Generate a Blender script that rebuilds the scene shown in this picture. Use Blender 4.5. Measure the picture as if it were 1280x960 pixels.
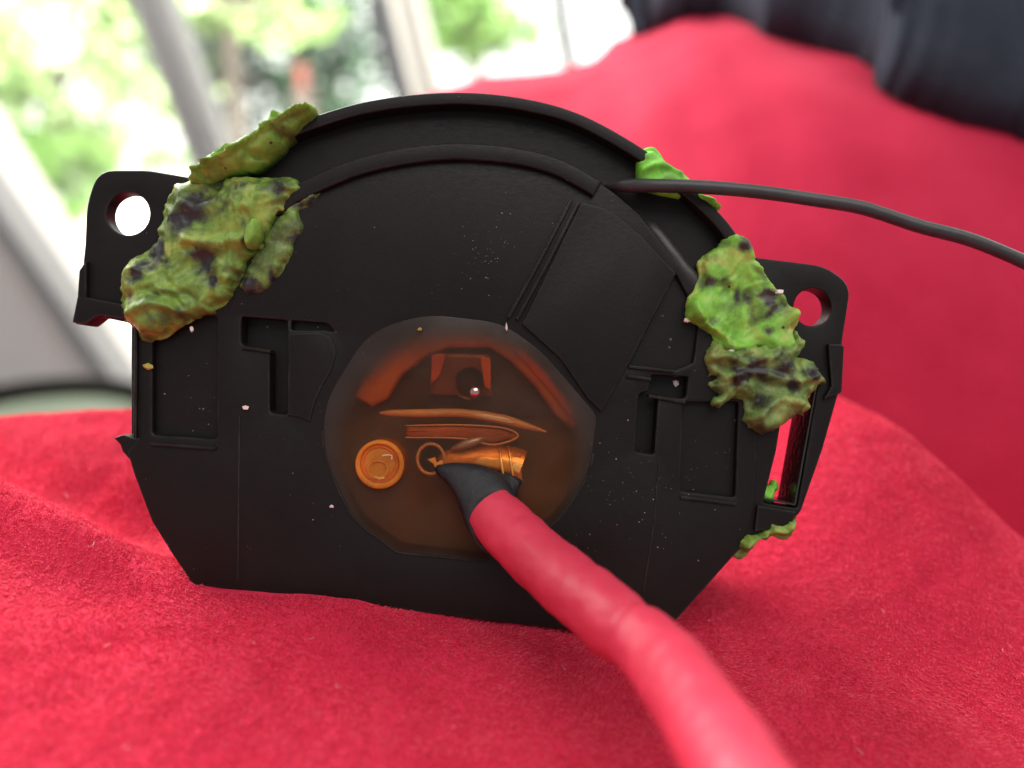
import bpy, bmesh, math, random
import numpy as np
from mathutils import Vector, Matrix, noise
from mathutils.geometry import delaunay_2d_cdt

for o in list(bpy.data.objects):
    bpy.data.objects.remove(o, do_unlink=True)
SC = bpy.context.scene
COL = SC.collection
R = math.radians

# ------------------------------------------------------------------ camera
PITCH = R(20.0)
FWD = Vector((0, math.cos(PITCH), -math.sin(PITCH)))
UP = Vector((0, math.sin(PITCH), math.cos(PITCH)))
CAM = -0.1 * FWD + 0.028 * UP          # phone lens about 10 cm from the housing
cd = bpy.data.cameras.new('camera')
cam = bpy.data.objects.new('camera', cd)
COL.objects.link(cam)
cam.location = CAM
cam.rotation_euler = (math.pi / 2 - PITCH, 0, 0)
cd.sensor_fit = 'HORIZONTAL'
cd.sensor_width = 36
cd.lens = 28.125
cd.clip_start = 0.002
cd.clip_end = 200
cd.dof.use_dof = True
cd.dof.focus_distance = 0.1005
cd.dof.aperture_fstop = 9.0
SC.camera = cam

# ------------------------------------------------------------------ light
w = bpy.data.worlds.new('World')
SC.world = w
w.use_nodes = True
w.node_tree.nodes['Background'].inputs['Color'].default_value = (0.95, 0.97, 1.0, 1)
w.node_tree.nodes['Background'].inputs['Strength'].default_value = 0.42


def area(name, loc, target, sx, sy, power, col, spread=180):
    l = bpy.data.lights.new(name, 'AREA')
    l.shape = 'RECTANGLE'
    l.size = sx
    l.size_y = sy
    l.energy = power
    l.color = col
    l.spread = R(spread)
    o = bpy.data.objects.new(name, l)
    COL.objects.link(o)
    o.location = loc
    o.rotation_euler = (Vector(target) - Vector(loc)).to_track_quat('-Z', 'Y').to_euler()
    return o


area('window_daylight', (-0.75, 0.75, 0.75), (0.0, 0.0, 0.0), 1.0, 0.7, 39.0, (1.0, 0.97, 0.93))
area('overhead_fill', (0.22, -0.42, 0.88), (0.0, 0.02, 0.0), 1.0, 0.7, 7.0, (1.0, 0.96, 0.92))  # added fill lamp above the camera, placed for a soft sheen on the panel
area('garden_daylight', (-0.8, 1.4, 3.6), (-0.8, 4.6, 0.0), 3.0, 1.6, 2300.0, (1.0, 0.98, 0.9), 110)

SC.view_settings.view_transform = 'Standard'
SC.view_settings.look = 'None'
SC.view_settings.exposure = 0.0
SC.view_settings.gamma = 1.0
SC.render.engine = 'CYCLES'
SC.cycles.use_denoising = True
SC.cycles.max_bounces = 8
SC.cycles.transparent_max_bounces = 12
SC.cycles.sample_clamp_indirect = 6.0

# ------------------------------------------------------------------ frames
S = 0.0001                      # metres per measured unit on the housing face
OX, OY = 540.0, 757.0           # base of the housing in measured units
HM = Matrix.Translation((-0.01, 0, 0)) @ Matrix.Rotation(-PITCH, 4, 'X')


def loc(px, py, d=0.0, persp=False):
    """measured face units + depth (mm, away from the viewer) -> housing coordinates"""
    if persp:
        k = 1 + d / 100.0
        px = (px - 640) * k + 640
        py = (py - 480) * k + 480
    return Vector(((px - OX) * S, d * 0.001, (OY - py) * S))


def ray(px, py):
    return Vector((1, 0, 0)) * ((px - 640) / 1000) + UP * ((480 - py) / 1000) + FWD


def at(px, py, y):
    r = ray(px, py)
    return CAM + r * ((y - CAM.y) / r.y)


# ------------------------------------------------------------------ object helpers
def mesh_obj(name, verts, faces, mat, parent=None, smooth=True, flat=None, sharp=None):
    me = bpy.data.meshes.new(name)
    me.from_pydata([tuple(v) for v in verts], [], faces)
    if smooth:
        me.polygons.foreach_set('use_smooth', [True] * len(me.polygons))
    if sharp:
        me.set_sharp_from_angle(angle=R(sharp))
    me.update()
    return link(name, me, mat, parent)


def link(name, me, mat, parent=None):
    o = bpy.data.objects.new(name, me)
    COL.objects.link(o)
    if mat is not None:
        me.materials.append(mat)
    if parent is not None:
        o.parent = parent
    return o


def tag(o, label, cat, group=None):
    o['label'] = label
    o['category'] = cat
    if group:
        o['group'] = group
    return o


def empty(name, m):
    o = bpy.data.objects.new(name, None)
    o.empty_display_size = 0.005
    COL.objects.link(o)
    o.matrix_world = m
    return o


def recenter(o, m=HM):
    """single-mesh thing: origin to its own base, placed in the housing frame"""
    me = o.data
    n = len(me.vertices)
    a = np.empty(n * 3)
    me.vertices.foreach_get('co', a)
    a = a.reshape(-1, 3)
    c = Vector(((a[:, 0].min() + a[:, 0].max()) / 2, (a[:, 1].min() + a[:, 1].max()) / 2, a[:, 2].min()))
    a -= np.array(c)
    me.vertices.foreach_set('co', a.ravel())
    me.update()
    o.matrix_world = m @ Matrix.Translation(c)
    return o


# ------------------------------------------------------------------ materials
def new_mat(name):
    m = bpy.data.materials.new(name)
    m.use_nodes = True
    nt = m.node_tree
    nt.nodes.clear()
    out = nt.nodes.new('ShaderNodeOutputMaterial')
    return m, nt, out


def nd(nt, t, **kw):
    n = nt.nodes.new('ShaderNode' + t)
    for k, v in kw.items():
        if k.startswith('i_'):
            n.inputs[k[2:].replace('_', ' ')].default_value = v
        else:
            setattr(n, k, v)
    return n


def ramp(nt, stops):
    n = nt.nodes.new('ShaderNodeValToRGB')
    el = n.color_ramp.elements
    while len(el) < len(stops):
        el.new(0.5)
    for e, (p, c) in zip(el, stops):
        e.position = p
        e.color = c if len(c) == 4 else (*c, 1)
    return n


def pmat(name, col, rough=0.5, metal=0.0, spec=0.5, noise_scale=None, var=0.15, bump=0.0, bump_scale=4000,
         rough_var=0.0, sss=0.0, sheen=0.0, trans=0.0, bdist=0.0002):
    m, nt, out = new_mat(name)
    b = nd(nt, 'BsdfPrincipled')
    b.inputs['Base Color'].default_value = (*col, 1)
    b.inputs['Roughness'].default_value = rough
    b.inputs['Metallic'].default_value = metal
    b.inputs['Specular IOR Level'].default_value = spec
    b.inputs['Transmission Weight'].default_value = trans
    if sheen:
        b.inputs['Sheen Weight'].default_value = sheen
        b.inputs['Sheen Roughness'].default_value = 0.4
        b.inputs['Sheen Tint'].default_value = (1, 0.6, 0.6, 1)
    if sss:
        b.inputs['Subsurface Weight'].default_value = sss
        b.inputs['Subsurface Radius'].default_value = (1, 0.4, 0.3)
        b.inputs['Subsurface Scale'].default_value = 0.0012
    tc = nd(nt, 'TexCoord')
    if noise_scale:
        n = nd(nt, 'TexNoise', i_Scale=noise_scale, i_Detail=6.0, i_Roughness=0.6)
        nt.links.new(tc.outputs['Object'], n.inputs['Vector'])
        lo = tuple(c * (1 - var) for c in col)
        hi = tuple(min(1, c * (1 + var)) for c in col)
        r = ramp(nt, [(0.3, lo), (0.7, hi)])
        nt.links.new(n.outputs['Fac'], r.inputs['Fac'])
        nt.links.new(r.outputs['Color'], b.inputs['Base Color'])
        if rough_var:
            mr = nd(nt, 'MapRange')
            mr.inputs['To Min'].default_value = max(0.02, rough - rough_var)
            mr.inputs['To Max'].default_value = min(1, rough + rough_var)
            nt.links.new(n.outputs['Fac'], mr.inputs['Value'])
            nt.links.new(mr.outputs['Result'], b.inputs['Roughness'])
    if bump:
        n2 = nd(nt, 'TexNoise', i_Scale=bump_scale, i_Detail=4.0)
        nt.links.new(tc.outputs['Object'], n2.inputs['Vector'])
        bp = nd(nt, 'Bump', i_Strength=bump, i_Distance=bdist)
        nt.links.new(n2.outputs['Fac'], bp.inputs['Height'])
        nt.links.new(bp.outputs['Normal'], b.inputs['Normal'])
    nt.links.new(b.outputs[0], out.inputs[0])
    return m


def plastic_mat():
    m, nt, out = new_mat('black_plastic')
    b = nd(nt, 'BsdfPrincipled')
    b.inputs['Specular IOR Level'].default_value = 0.23
    tc = nd(nt, 'TexCoord')
    L = nt.links.new
    # broad tone, streaky wipe marks, dust specks
    n1 = nd(nt, 'TexNoise', i_Scale=60.0, i_Detail=12.0, i_Roughness=0.78)
    L(tc.outputs['Object'], n1.inputs['Vector'])
    r1 = ramp(nt, [(0.25, (0.0045, 0.0034, 0.0030)), (0.75, (0.0115, 0.0086, 0.0075))])
    L(n1.outputs['Fac'], r1.inputs['Fac'])
    mp = nd(nt, 'Mapping')
    mp.inputs['Scale'].default_value = (900, 900, 3500)
    mp.inputs['Rotation'].default_value = (0, 0.6, 0)
    L(tc.outputs['Object'], mp.inputs['Vector'])
    n2 = nd(nt, 'TexNoise', i_Scale=1.0, i_Detail=3.0)
    L(mp.outputs[0], n2.inputs['Vector'])
    vr = nd(nt, 'TexVoronoi', i_Scale=520.0, feature='F1')
    L(tc.outputs['Object'], vr.inputs['Vector'])
    nz = nd(nt, 'TexNoise', i_Scale=180.0, i_Detail=2.0)
    L(tc.outputs['Object'], nz.inputs['Vector'])
    th = nd(nt, 'Math', operation='MULTIPLY')
    L(nz.outputs['Fac'], th.inputs[0])
    th.inputs[1].default_value = 0.15
    lt = nd(nt, 'Math', operation='LESS_THAN')
    L(vr.outputs['Distance'], lt.inputs[0])
    L(th.outputs[0], lt.inputs[1])
    cut = nd(nt, 'Math', operation='GREATER_THAN')
    L(vr.outputs['Color'], cut.inputs[0])
    cut.inputs[1].default_value = 0.66
    mu = nd(nt, 'Math', operation='MULTIPLY')
    L(lt.outputs[0], mu.inputs[0])
    L(cut.outputs[0], mu.inputs[1])
    dm = nd(nt, 'Math', operation='MULTIPLY')
    L(mu.outputs[0], dm.inputs[0])
    dm.inputs[1].default_value = 0.55
    mx = nd(nt, 'MixRGB')
    L(dm.outputs[0], mx.inputs['Fac'])
    L(r1.outputs[0], mx.inputs['Color1'])
    mx.inputs['Color2'].default_value = (0.20, 0.16, 0.145, 1)
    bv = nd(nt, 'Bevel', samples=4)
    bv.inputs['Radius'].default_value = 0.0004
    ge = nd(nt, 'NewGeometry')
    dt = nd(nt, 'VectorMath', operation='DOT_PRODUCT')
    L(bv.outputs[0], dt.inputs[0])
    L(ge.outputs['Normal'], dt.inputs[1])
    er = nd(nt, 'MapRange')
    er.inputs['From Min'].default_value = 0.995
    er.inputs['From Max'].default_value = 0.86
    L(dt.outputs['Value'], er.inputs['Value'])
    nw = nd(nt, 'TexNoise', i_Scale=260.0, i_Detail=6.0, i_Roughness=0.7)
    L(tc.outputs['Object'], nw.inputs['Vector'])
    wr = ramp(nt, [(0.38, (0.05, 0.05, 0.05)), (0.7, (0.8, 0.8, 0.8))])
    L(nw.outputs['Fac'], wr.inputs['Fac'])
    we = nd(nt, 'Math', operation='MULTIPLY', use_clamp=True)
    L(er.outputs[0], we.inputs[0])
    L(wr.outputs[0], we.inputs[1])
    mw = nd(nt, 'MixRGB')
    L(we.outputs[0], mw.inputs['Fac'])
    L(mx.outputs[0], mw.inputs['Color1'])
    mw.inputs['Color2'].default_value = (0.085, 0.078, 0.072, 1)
    L(mw.outputs[0], b.inputs['Base Color'])
    mr = nd(nt, 'MapRange')
    mr.inputs['To Min'].default_value = 0.28
    mr.inputs['To Max'].default_value = 0.62
    L(n2.outputs['Fac'], mr.inputs['Value'])
    L(mr.outputs[0], b.inputs['Roughness'])
    n3 = nd(nt, 'TexNoise', i_Scale=3500.0, i_Detail=3.0)
    L(tc.outputs['Object'], n3.inputs['Vector'])
    bp = nd(nt, 'Bump', i_Strength=0.25, i_Distance=0.00006)
    L(n3.outputs['Fac'], bp.inputs['Height'])
    L(bp.outputs[0], b.inputs['Normal'])
    L(b.outputs[0], out.inputs[0])
    return m


def putty_mat(name, green, yellow, dark):
    m, nt, out = new_mat(name)
    L = nt.links.new
    b = nd(nt, 'BsdfPrincipled')
    b.inputs['Roughness'].default_value = 0.5
    b.inputs['Subsurface Weight'].default_value = 0.12
    b.inputs['Subsurface Radius'].default_value = (0.6, 1.0, 0.3)
    b.inputs['Subsurface Scale'].default_value = 0.0015
    tc = nd(nt, 'TexCoord')
    n1 = nd(nt, 'TexNoise', i_Scale=170.0, i_Detail=5.0, i_Roughness=0.6, i_Distortion=1.2)
    L(tc.outputs['Object'], n1.inputs['Vector'])
    r1 = ramp(nt, [(0.34, tuple(c * 0.7 for c in green)), (0.48, green), (0.64, yellow)])
    L(n1.outputs['Fac'], r1.inputs['Fac'])
    at_ = nd(nt, 'Attribute', attribute_name='dirt_shade')
    n2 = nd(nt, 'TexNoise', i_Scale=700.0, i_Detail=5.0, i_Roughness=0.7)
    L(tc.outputs['Object'], n2.inputs['Vector'])
    ad = nd(nt, 'Math', operation='MULTIPLY_ADD')
    L(n2.outputs['Fac'], ad.inputs[0])
    ad.inputs[1].default_value = 1.3
    ad.inputs[2].default_value = -0.65
    sm = nd(nt, 'Math', operation='ADD', use_clamp=True)
    L(ad.outputs[0], sm.inputs[0])
    L(at_.outputs['Fac'], sm.inputs[1])
    rr = ramp(nt, [(0.08, (0, 0, 0)), (0.75, (1, 1, 1))])
    L(sm.outputs[0], rr.inputs['Fac'])
    # fine black specks pressed into the putty
    vr = nd(nt, 'TexVoronoi', i_Scale=1100.0)
    L(tc.outputs['Object'], vr.inputs['Vector'])
    lt = nd(nt, 'Math', operation='LESS_THAN')
    L(vr.outputs['Distance'], lt.inputs[0])
    lt.inputs[1].default_value = 0.24
    ct = nd(nt, 'Math', operation='GREATER_THAN')
    L(vr.outputs['Color'], ct.inputs[0])
    ct.inputs[1].default_value = 0.88
    mu = nd(nt, 'Math', operation='MULTIPLY')
    L(lt.outputs[0], mu.inputs[0])
    L(ct.outputs[0], mu.inputs[1])
    mxx = nd(nt, 'Math', operation='MAXIMUM')
    L(rr.outputs[0], mxx.inputs[0])
    L(mu.outputs[0], mxx.inputs[1])
    mx = nd(nt, 'MixRGB')
    L(mxx.outputs[0], mx.inputs['Fac'])
    L(r1.outputs[0], mx.inputs['Color1'])
    mx.inputs['Color2'].default_value = (*dark, 1)
    L(mx.outputs[0], b.inputs['Base Color'])
    n3 = nd(nt, 'TexNoise', i_Scale=1500.0, i_Detail=5.0)
    L(tc.outputs['Object'], n3.inputs['Vector'])
    bp = nd(nt, 'Bump', i_Strength=0.5, i_Distance=0.00012)
    L(n3.outputs['Fac'], bp.inputs['Height'])
    L(bp.outputs[0], b.inputs['Normal'])
    L(b.outputs[0], out.inputs[0])
    return m


def resin_mat():
    """cloudy amber potting resin, clearer in the middle, thick and dark where it meets the housing"""
    m, nt, out = new_mat('amber_resin')
    L = nt.links.new
    tc = nd(nt, 'TexCoord')
    n = nd(nt, 'TexNoise', i_Scale=110.0, i_Detail=6.0, i_Distortion=0.8)
    L(tc.outputs['Object'], n.inputs['Vector'])
    tr = nd(nt, 'BsdfTransparent')
    tr.inputs[0].default_value = (1.0, 0.82, 0.66, 1)
    rf = nd(nt, 'BsdfRefraction')
    rf.inputs['Color'].default_value = (1.0, 0.84, 0.70, 1)
    rf.inputs['Roughness'].default_value = 0.3
    rf.inputs['IOR'].default_value = 1.12
    m1 = nd(nt, 'MixShader')
    m1.inputs[0].default_value = 0.25
    L(tr.outputs[0], m1.inputs[1])
    L(rf.outputs[0], m1.inputs[2])
    b = nd(nt, 'BsdfPrincipled')
    b.inputs['Roughness'].default_value = 0.25
    b.inputs['Specular IOR Level'].default_value = 0.3
    r = ramp(nt, [(0.3, (0.072, 0.050, 0.038)), (0.7, (0.105, 0.078, 0.062))])
    L(n.outputs['Fac'], r.inputs['Fac'])
    vr = nd(nt, 'TexVoronoi', i_Scale=750.0)
    L(tc.outputs['Object'], vr.inputs['Vector'])
    lt = nd(nt, 'Math', operation='LESS_THAN')
    L(vr.outputs['Distance'], lt.inputs[0])
    lt.inputs[1].default_value = 0.08
    mc = nd(nt, 'MixRGB')
    L(lt.outputs[0], mc.inputs['Fac'])
    L(r.outputs[0], mc.inputs['Color1'])
    mc.inputs['Color2'].default_value = (0.24, 0.17, 0.12, 1)
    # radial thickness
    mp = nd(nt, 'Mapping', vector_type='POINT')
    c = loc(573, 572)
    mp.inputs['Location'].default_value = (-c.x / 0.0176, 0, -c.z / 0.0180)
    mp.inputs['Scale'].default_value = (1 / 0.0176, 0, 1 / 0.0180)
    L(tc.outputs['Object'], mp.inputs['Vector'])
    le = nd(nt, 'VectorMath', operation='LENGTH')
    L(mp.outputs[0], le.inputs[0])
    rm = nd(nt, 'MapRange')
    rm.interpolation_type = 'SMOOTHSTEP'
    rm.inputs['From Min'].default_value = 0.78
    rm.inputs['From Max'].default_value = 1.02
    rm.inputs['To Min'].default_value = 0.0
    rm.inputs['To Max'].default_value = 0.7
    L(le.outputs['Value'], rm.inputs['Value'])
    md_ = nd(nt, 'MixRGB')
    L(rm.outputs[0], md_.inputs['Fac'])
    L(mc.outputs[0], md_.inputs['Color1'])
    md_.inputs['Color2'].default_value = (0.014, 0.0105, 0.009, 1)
    L(md_.outputs[0], b.inputs['Base Color'])
    fr = nd(nt, 'MapRange')
    fr.inputs['To Min'].default_value = 0.03
    fr.inputs['To Max'].default_value = 0.30
    L(n.outputs['Fac'], fr.inputs['Value'])
    ad = nd(nt, 'Math', operation='ADD', use_clamp=True)
    L(fr.outputs[0], ad.inputs[0])
    L(rm.outputs[0], ad.inputs[1])
    bp = nd(nt, 'Bump', i_Strength=0.4, i_Distance=0.0004)
    L(n.outputs['Fac'], bp.inputs['Height'])
    L(bp.outputs[0], b.inputs['Normal'])
    L(bp.outputs[0], rf.inputs['Normal'])
    mx = nd(nt, 'MixShader')
    L(ad.outputs[0], mx.inputs[0])
    L(m1.outputs[0], mx.inputs[1])
    L(b.outputs[0], mx.inputs[2])
    L(mx.outputs[0], out.inputs[0])
    return m


def amber_part(name, col, rough=0.3, thru=0.4):
    """translucent amber plastic: diffuse + translucent + gloss"""
    m, nt, out = new_mat(name)
    L = nt.links.new
    b = nd(nt, 'BsdfPrincipled')
    b.inputs['Roughness'].default_value = rough
    t = nd(nt, 'BsdfTranslucent')
    tc = nd(nt, 'TexCoord')
    n = nd(nt, 'TexNoise', i_Scale=160.0, i_Detail=6.0, i_Roughness=0.65, i_Distortion=0.6)
    L(tc.outputs['Object'], n.inputs['Vector'])
    r = ramp(nt, [(0.3, tuple(c * 0.62 for c in col)), (0.7, tuple(min(1, c * 1.2) for c in col))])
    L(n.outputs['Fac'], r.inputs['Fac'])
    L(r.outputs[0], b.inputs['Base Color'])
    L(r.outputs[0], t.inputs[0])
    bp = nd(nt, 'Bump', i_Strength=0.5, i_Distance=0.0003)
    L(n.outputs['Fac'], bp.inputs['Height'])
    L(bp.outputs[0], b.inputs['Normal'])
    mx = nd(nt, 'MixShader')
    mx.inputs[0].default_value = thru
    L(b.outputs[0], mx.inputs[1])
    L(t.outputs[0], mx.inputs[2])
    L(mx.outputs[0], out.inputs[0])
    return m


def leaf_mat(name, c1, c2):
    m, nt, out = new_mat(name)
    L = nt.links.new
    tc = nd(nt, 'TexCoord')
    n = nd(nt, 'TexNoise', i_Scale=3.0, i_Detail=4.0)
    L(tc.outputs['Object'], n.inputs['Vector'])
    r = ramp(nt, [(0.35, c1), (0.65, c2)])
    L(n.outputs['Fac'], r.inputs['Fac'])
    b = nd(nt, 'BsdfPrincipled')
    b.inputs['Roughness'].default_value = 0.35
    L(r.outputs[0], b.inputs['Base Color'])
    t = nd(nt, 'BsdfTranslucent')
    L(r.outputs[0], t.inputs[0])
    mx = nd(nt, 'MixShader')
    mx.inputs[0].default_value = 0.45
    L(b.outputs[0], mx.inputs[1])
    L(t.outputs[0], mx.inputs[2])
    L(mx.outputs[0], out.inputs[0])
    return m


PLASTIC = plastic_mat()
PLASTIC_G = pmat('glossy_black_plastic', (0.012, 0.011, 0.010), 0.13, spec=0.8, noise_scale=900, var=0.4, rough_var=0.1, bump=0.6, bump_scale=1100, bdist=0.0002)
PUTTY_L = putty_mat('putty_olive', (0.19, 0.31, 0.045), (0.36, 0.42, 0.075), (0.026, 0.024, 0.025))
PUTTY_W = putty_mat('putty_leaf_green', (0.24, 0.44, 0.06), (0.38, 0.52, 0.11), (0.08, 0.07, 0.03))
PUTTY_B = putty_mat('putty_bright', (0.22, 0.62, 0.05), (0.30, 0.66, 0.09), (0.12, 0.22, 0.03))
PUTTY_R = putty_mat('putty_green', (0.24, 0.55, 0.06), (0.44, 0.47, 0.10), (0.045, 0.034, 0.028))
PUTTY_D = putty_mat('putty_grimy', (0.19, 0.30, 0.07), (0.36, 0.38, 0.10), (0.022, 0.018, 0.017))
RESIN = resin_mat()
RED_SLEEVE = pmat('red_heat_shrink', (0.64, 0.036, 0.078), 0.52, noise_scale=90, var=0.12, bump=0.5, bump_scale=500,
                  rough_var=0.1, sss=0.15)
_nt = RED_SLEEVE.node_tree
_b = [n for n in _nt.nodes if n.type == 'BSDF_PRINCIPLED'][0]
_src = _b.inputs['Base Color'].links[0].from_socket
_tc = nd(_nt, 'TexCoord')
_n = nd(_nt, 'TexNoise', i_Scale=420.0, i_Detail=7.0, i_Roughness=0.75)
_nt.links.new(_tc.outputs['Object'], _n.inputs['Vector'])
_r = ramp(_nt, [(0.27, (1, 1, 1)), (0.36, (0, 0, 0))])
_nt.links.new(_n.outputs['Fac'], _r.inputs['Fac'])
_m = nd(_nt, 'MixRGB')
_nt.links.new(_r.outputs[0], _m.inputs['Fac'])
_nt.links.new(_src, _m.inputs['Color1'])
_m.inputs['Color2'].default_value = (0.30, 0.018, 0.035, 1)
_nt.links.new(_m.outputs[0], _b.inputs['Base Color'])
BLACK_SLEEVE = pmat('black_sleeve', (0.012, 0.011, 0.013), 0.6, noise_scale=400, var=0.4, bump=0.4, bump_scale=1500)
WIRE_MAT = pmat('grey_black_wire', (0.035, 0.031, 0.032), 0.42, noise_scale=300, var=0.3, bump=0.3, bump_scale=2500,
                bdist=0.0001)
BROWN_FLOOR = amber_part('brown_well', (0.125, 0.085, 0.058), 0.4, 0.12)
RED_BROWN = amber_part('red_brown_plastic', (0.62, 0.22, 0.10), 0.18)
RIM_RED = amber_part('red_plastic_edge', (0.80, 0.16, 0.06))
ORANGE = amber_part('orange_plastic', (0.95, 0.31, 0.035), 0.15, 0.45)
ORANGE_D = amber_part('deep_orange_plastic', (0.85, 0.20, 0.035), 0.15, 0.45)
BRASS = pmat('brass', (0.78, 0.36, 0.085), 0.30, metal=0.55, noise_scale=600, var=0.25, bump=0.3, bump_scale=900)
STEEL = pmat('pin_metal', (0.55, 0.36, 0.34), 0.16, metal=1.0, noise_scale=900, var=0.1)
TAN_RIB = pmat('tan_rib', (0.60, 0.38, 0.20), 0.16, noise_scale=250, var=0.2)
DARK_IN = pmat('dark_cavity', (0.012, 0.008, 0.007), 0.5, noise_scale=200, var=0.3)
CAV_IN = amber_part('brown_cavity', (0.045, 0.022, 0.016), 0.35, 0.1)
BLOCK_IN = amber_part('dark_red_block', (0.26, 0.085, 0.055), 0.2)
SOLDER = pmat('solder', (0.34, 0.25, 0.18), 0.3, metal=0.4, noise_scale=800, var=0.2)
CRUMB_W = pmat('pale_crumb', (0.8, 0.62, 0.58), 0.4, noise_scale=900, var=0.2)
CRUMB_Y = pmat('yellow_crumb', (0.42, 0.33, 0.06), 0.5, noise_scale=900, var=0.3)

# ------------------------------------------------------------------ garden, sky and window behind
SKY = new_mat('bright_sky')
_e = nd(SKY[1], 'Emission')
_e.inputs[0].default_value = (1.0, 1.0, 0.97, 1)
_e.inputs[1].default_value = 3.0
SKY[1].links.new(_e.outputs[0], SKY[2].inputs[0])
SKY = SKY[0]
vs, fs = [], []
NS = 40
for i in range(NS + 1):
    a = R(20 + 140 * i / NS)
    for z in (-3.0, 9.0):
        vs.append((11 * math.cos(a), 11 * math.sin(a), z))
for i in range(NS):
    fs.append((2 * i, 2 * i + 2, 2 * i + 3, 2 * i + 1))
sky = mesh_obj('sky', vs, fs, SKY)
sky['kind'] = 'structure'
PAVE = pmat('pale_paving', (0.62, 0.60, 0.55), 0.8, noise_scale=2.5, var=0.15)
gr = mesh_obj('garden_ground', [(-9, 1.25, -0.75), (9, 1.25, -0.75), (9, 10.9, -0.75), (-9, 10.9, -0.75)], [(0, 1, 2, 3)], PAVE)
gr['kind'] = 'structure'

random.seed(4)
LEAF = [leaf_mat('leaf_yellow_green', (0.13, 0.22, 0.065), (0.28, 0.36, 0.17)),
        leaf_mat('leaf_mid_green', (0.06, 0.13, 0.03), (0.14, 0.24, 0.06)),
        leaf_mat('leaf_dark_green', (0.012, 0.030, 0.018), (0.035, 0.075, 0.038))]
BARK = pmat('bark', (0.035, 0.026, 0.02), 0.8, noise_scale=12, var=0.4)


def tree(name, label, cat, px, py, y, rx, rz, leaves, mat, lsz, seed, ry=None):
    c = at(px, py, y)
    rng = np.random.default_rng(seed)
    base = Vector((c.x, y, -0.75))
    e = empty(name, Matrix.Translation(base))
    tag(e, label, cat, 'plants in the bright garden')
    ry = ry or rx * 0.7
    # leaf clumps
    ncl = 26
    cl = rng.normal(size=(ncl, 3))
    cl /= np.linalg.norm(cl, axis=1)[:, None]
    cl *= rng.uniform(0.25, 1.0, (ncl, 1)) ** 0.6
    cen = cl * np.array([rx, ry, rz])
    verts, faces = [], []
    for k in range(leaves):
        q = cen[rng.integers(ncl)] + rng.normal(size=3) * 0.14 * np.array([rx, ry, rz])
        q[2] += c.z + 0.75
        q[2] = max(q[2], 0.03)
        u = rng.normal(size=3)
        u /= np.linalg.norm(u)
        v = np.cross(u, rng.normal(size=3))
        v /= np.linalg.norm(v)
        l = lsz * rng.uniform(0.6, 1.3)
        n = len(verts)
        verts += [q - u * l, q + v * l * 0.45, q + u * l, q - v * l * 0.45]
        faces.append((n, n + 1, n + 2, n + 3))
    cr = mesh_obj('crown', verts, faces, mat, e, smooth=False)
    # trunk with limbs up into the crown
    tv, tf = [], []

    def limb(p0, p1, r0, r1):
        b = len(tv)
        ax = (Vector(p1) - Vector(p0)).normalized()
        s = ax.orthogonal().normalized()
        t = ax.cross(s)
        for p, r in ((p0, r0), (p1, r1)):
            for i in range(7):
                a = 2 * math.pi * i / 7
                tv.append(Vector(p) + (s * math.cos(a) + t * math.sin(a)) * r)
        for i in range(7):
            tf.append((b + i, b + (i + 1) % 7, b + 7 + (i + 1) % 7, b + 7 + i))

    h = c.z + 0.75
    limb((0, 0, 0), (0.03, 0, max(0.1, h - rz * 0.4)), 0.05, 0.035)
    for k in range(5):
        q = cen[k]
        limb((0.03, 0, max(0.1, h - rz * 0.4)), (q[0], q[1], max(0.12, q[2] + h)), 0.028, 0.008)
    mesh_obj('trunk', tv, tf, BARK, e)


tree('garden_shrub', 'pale yellow-green sunlit shrub filling the far left window pane', 'shrub', 40, 60, 3.4, 0.62, 0.48, 3600, LEAF[0], 0.036, 1)
tree('garden_shrub', 'mid green low shrub beside the left housing ear', 'shrub', 60, 225, 3.0, 0.45, 0.20, 1800, LEAF[1], 0.034, 2)
tree('garden_tree', 'dark bluish green tree between the two grey window posts', 'tree', 340, 40, 4.4, 0.66, 0.64, 3600, LEAF[2], 0.034, 3)
tree('garden_tree', 'light green leafy tree rising above the left grey post', 'tree', 270, -40, 3.8, 0.5, 0.32, 1500, LEAF[0], 0.05, 5)
tree('garden_shrub', 'small green shrub seen past the thin dark post', 'shrub', 590, 12, 5.0, 0.42, 0.30, 1300, LEAF[1], 0.05, 7)
tree('garden_shrub', 'dark low shrub at the foot of the dark tree', 'shrub', 410, 100, 3.9, 0.22, 0.30, 700, LEAF[2], 0.04, 9)

# small out-of-focus red pot among the leaves
POT = pmat('terracotta', (0.10, 0.016, 0.012), 0.7, noise_scale=20, var=0.2)


def lathe(name, prof, mat, parent=None, seg=36, axis='z', sharp=40):
    v, f = [], []
    for r, z in prof:
        for i in range(seg):
            a = 2 * math.pi * i / seg
            v.append((r * math.cos(a), r * math.sin(a), z) if axis == 'z' else (r * math.cos(a), z, r * math.sin(a)))
    for k in range(len(prof) - 1):
        for i in range(seg):
            j = (i + 1) % seg
            f.append((k * seg + i, k * seg + j, (k + 1) * seg + j, (k + 1) * seg + i))
    return mesh_obj(name, v, f, mat, parent, sharp=sharp)


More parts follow.
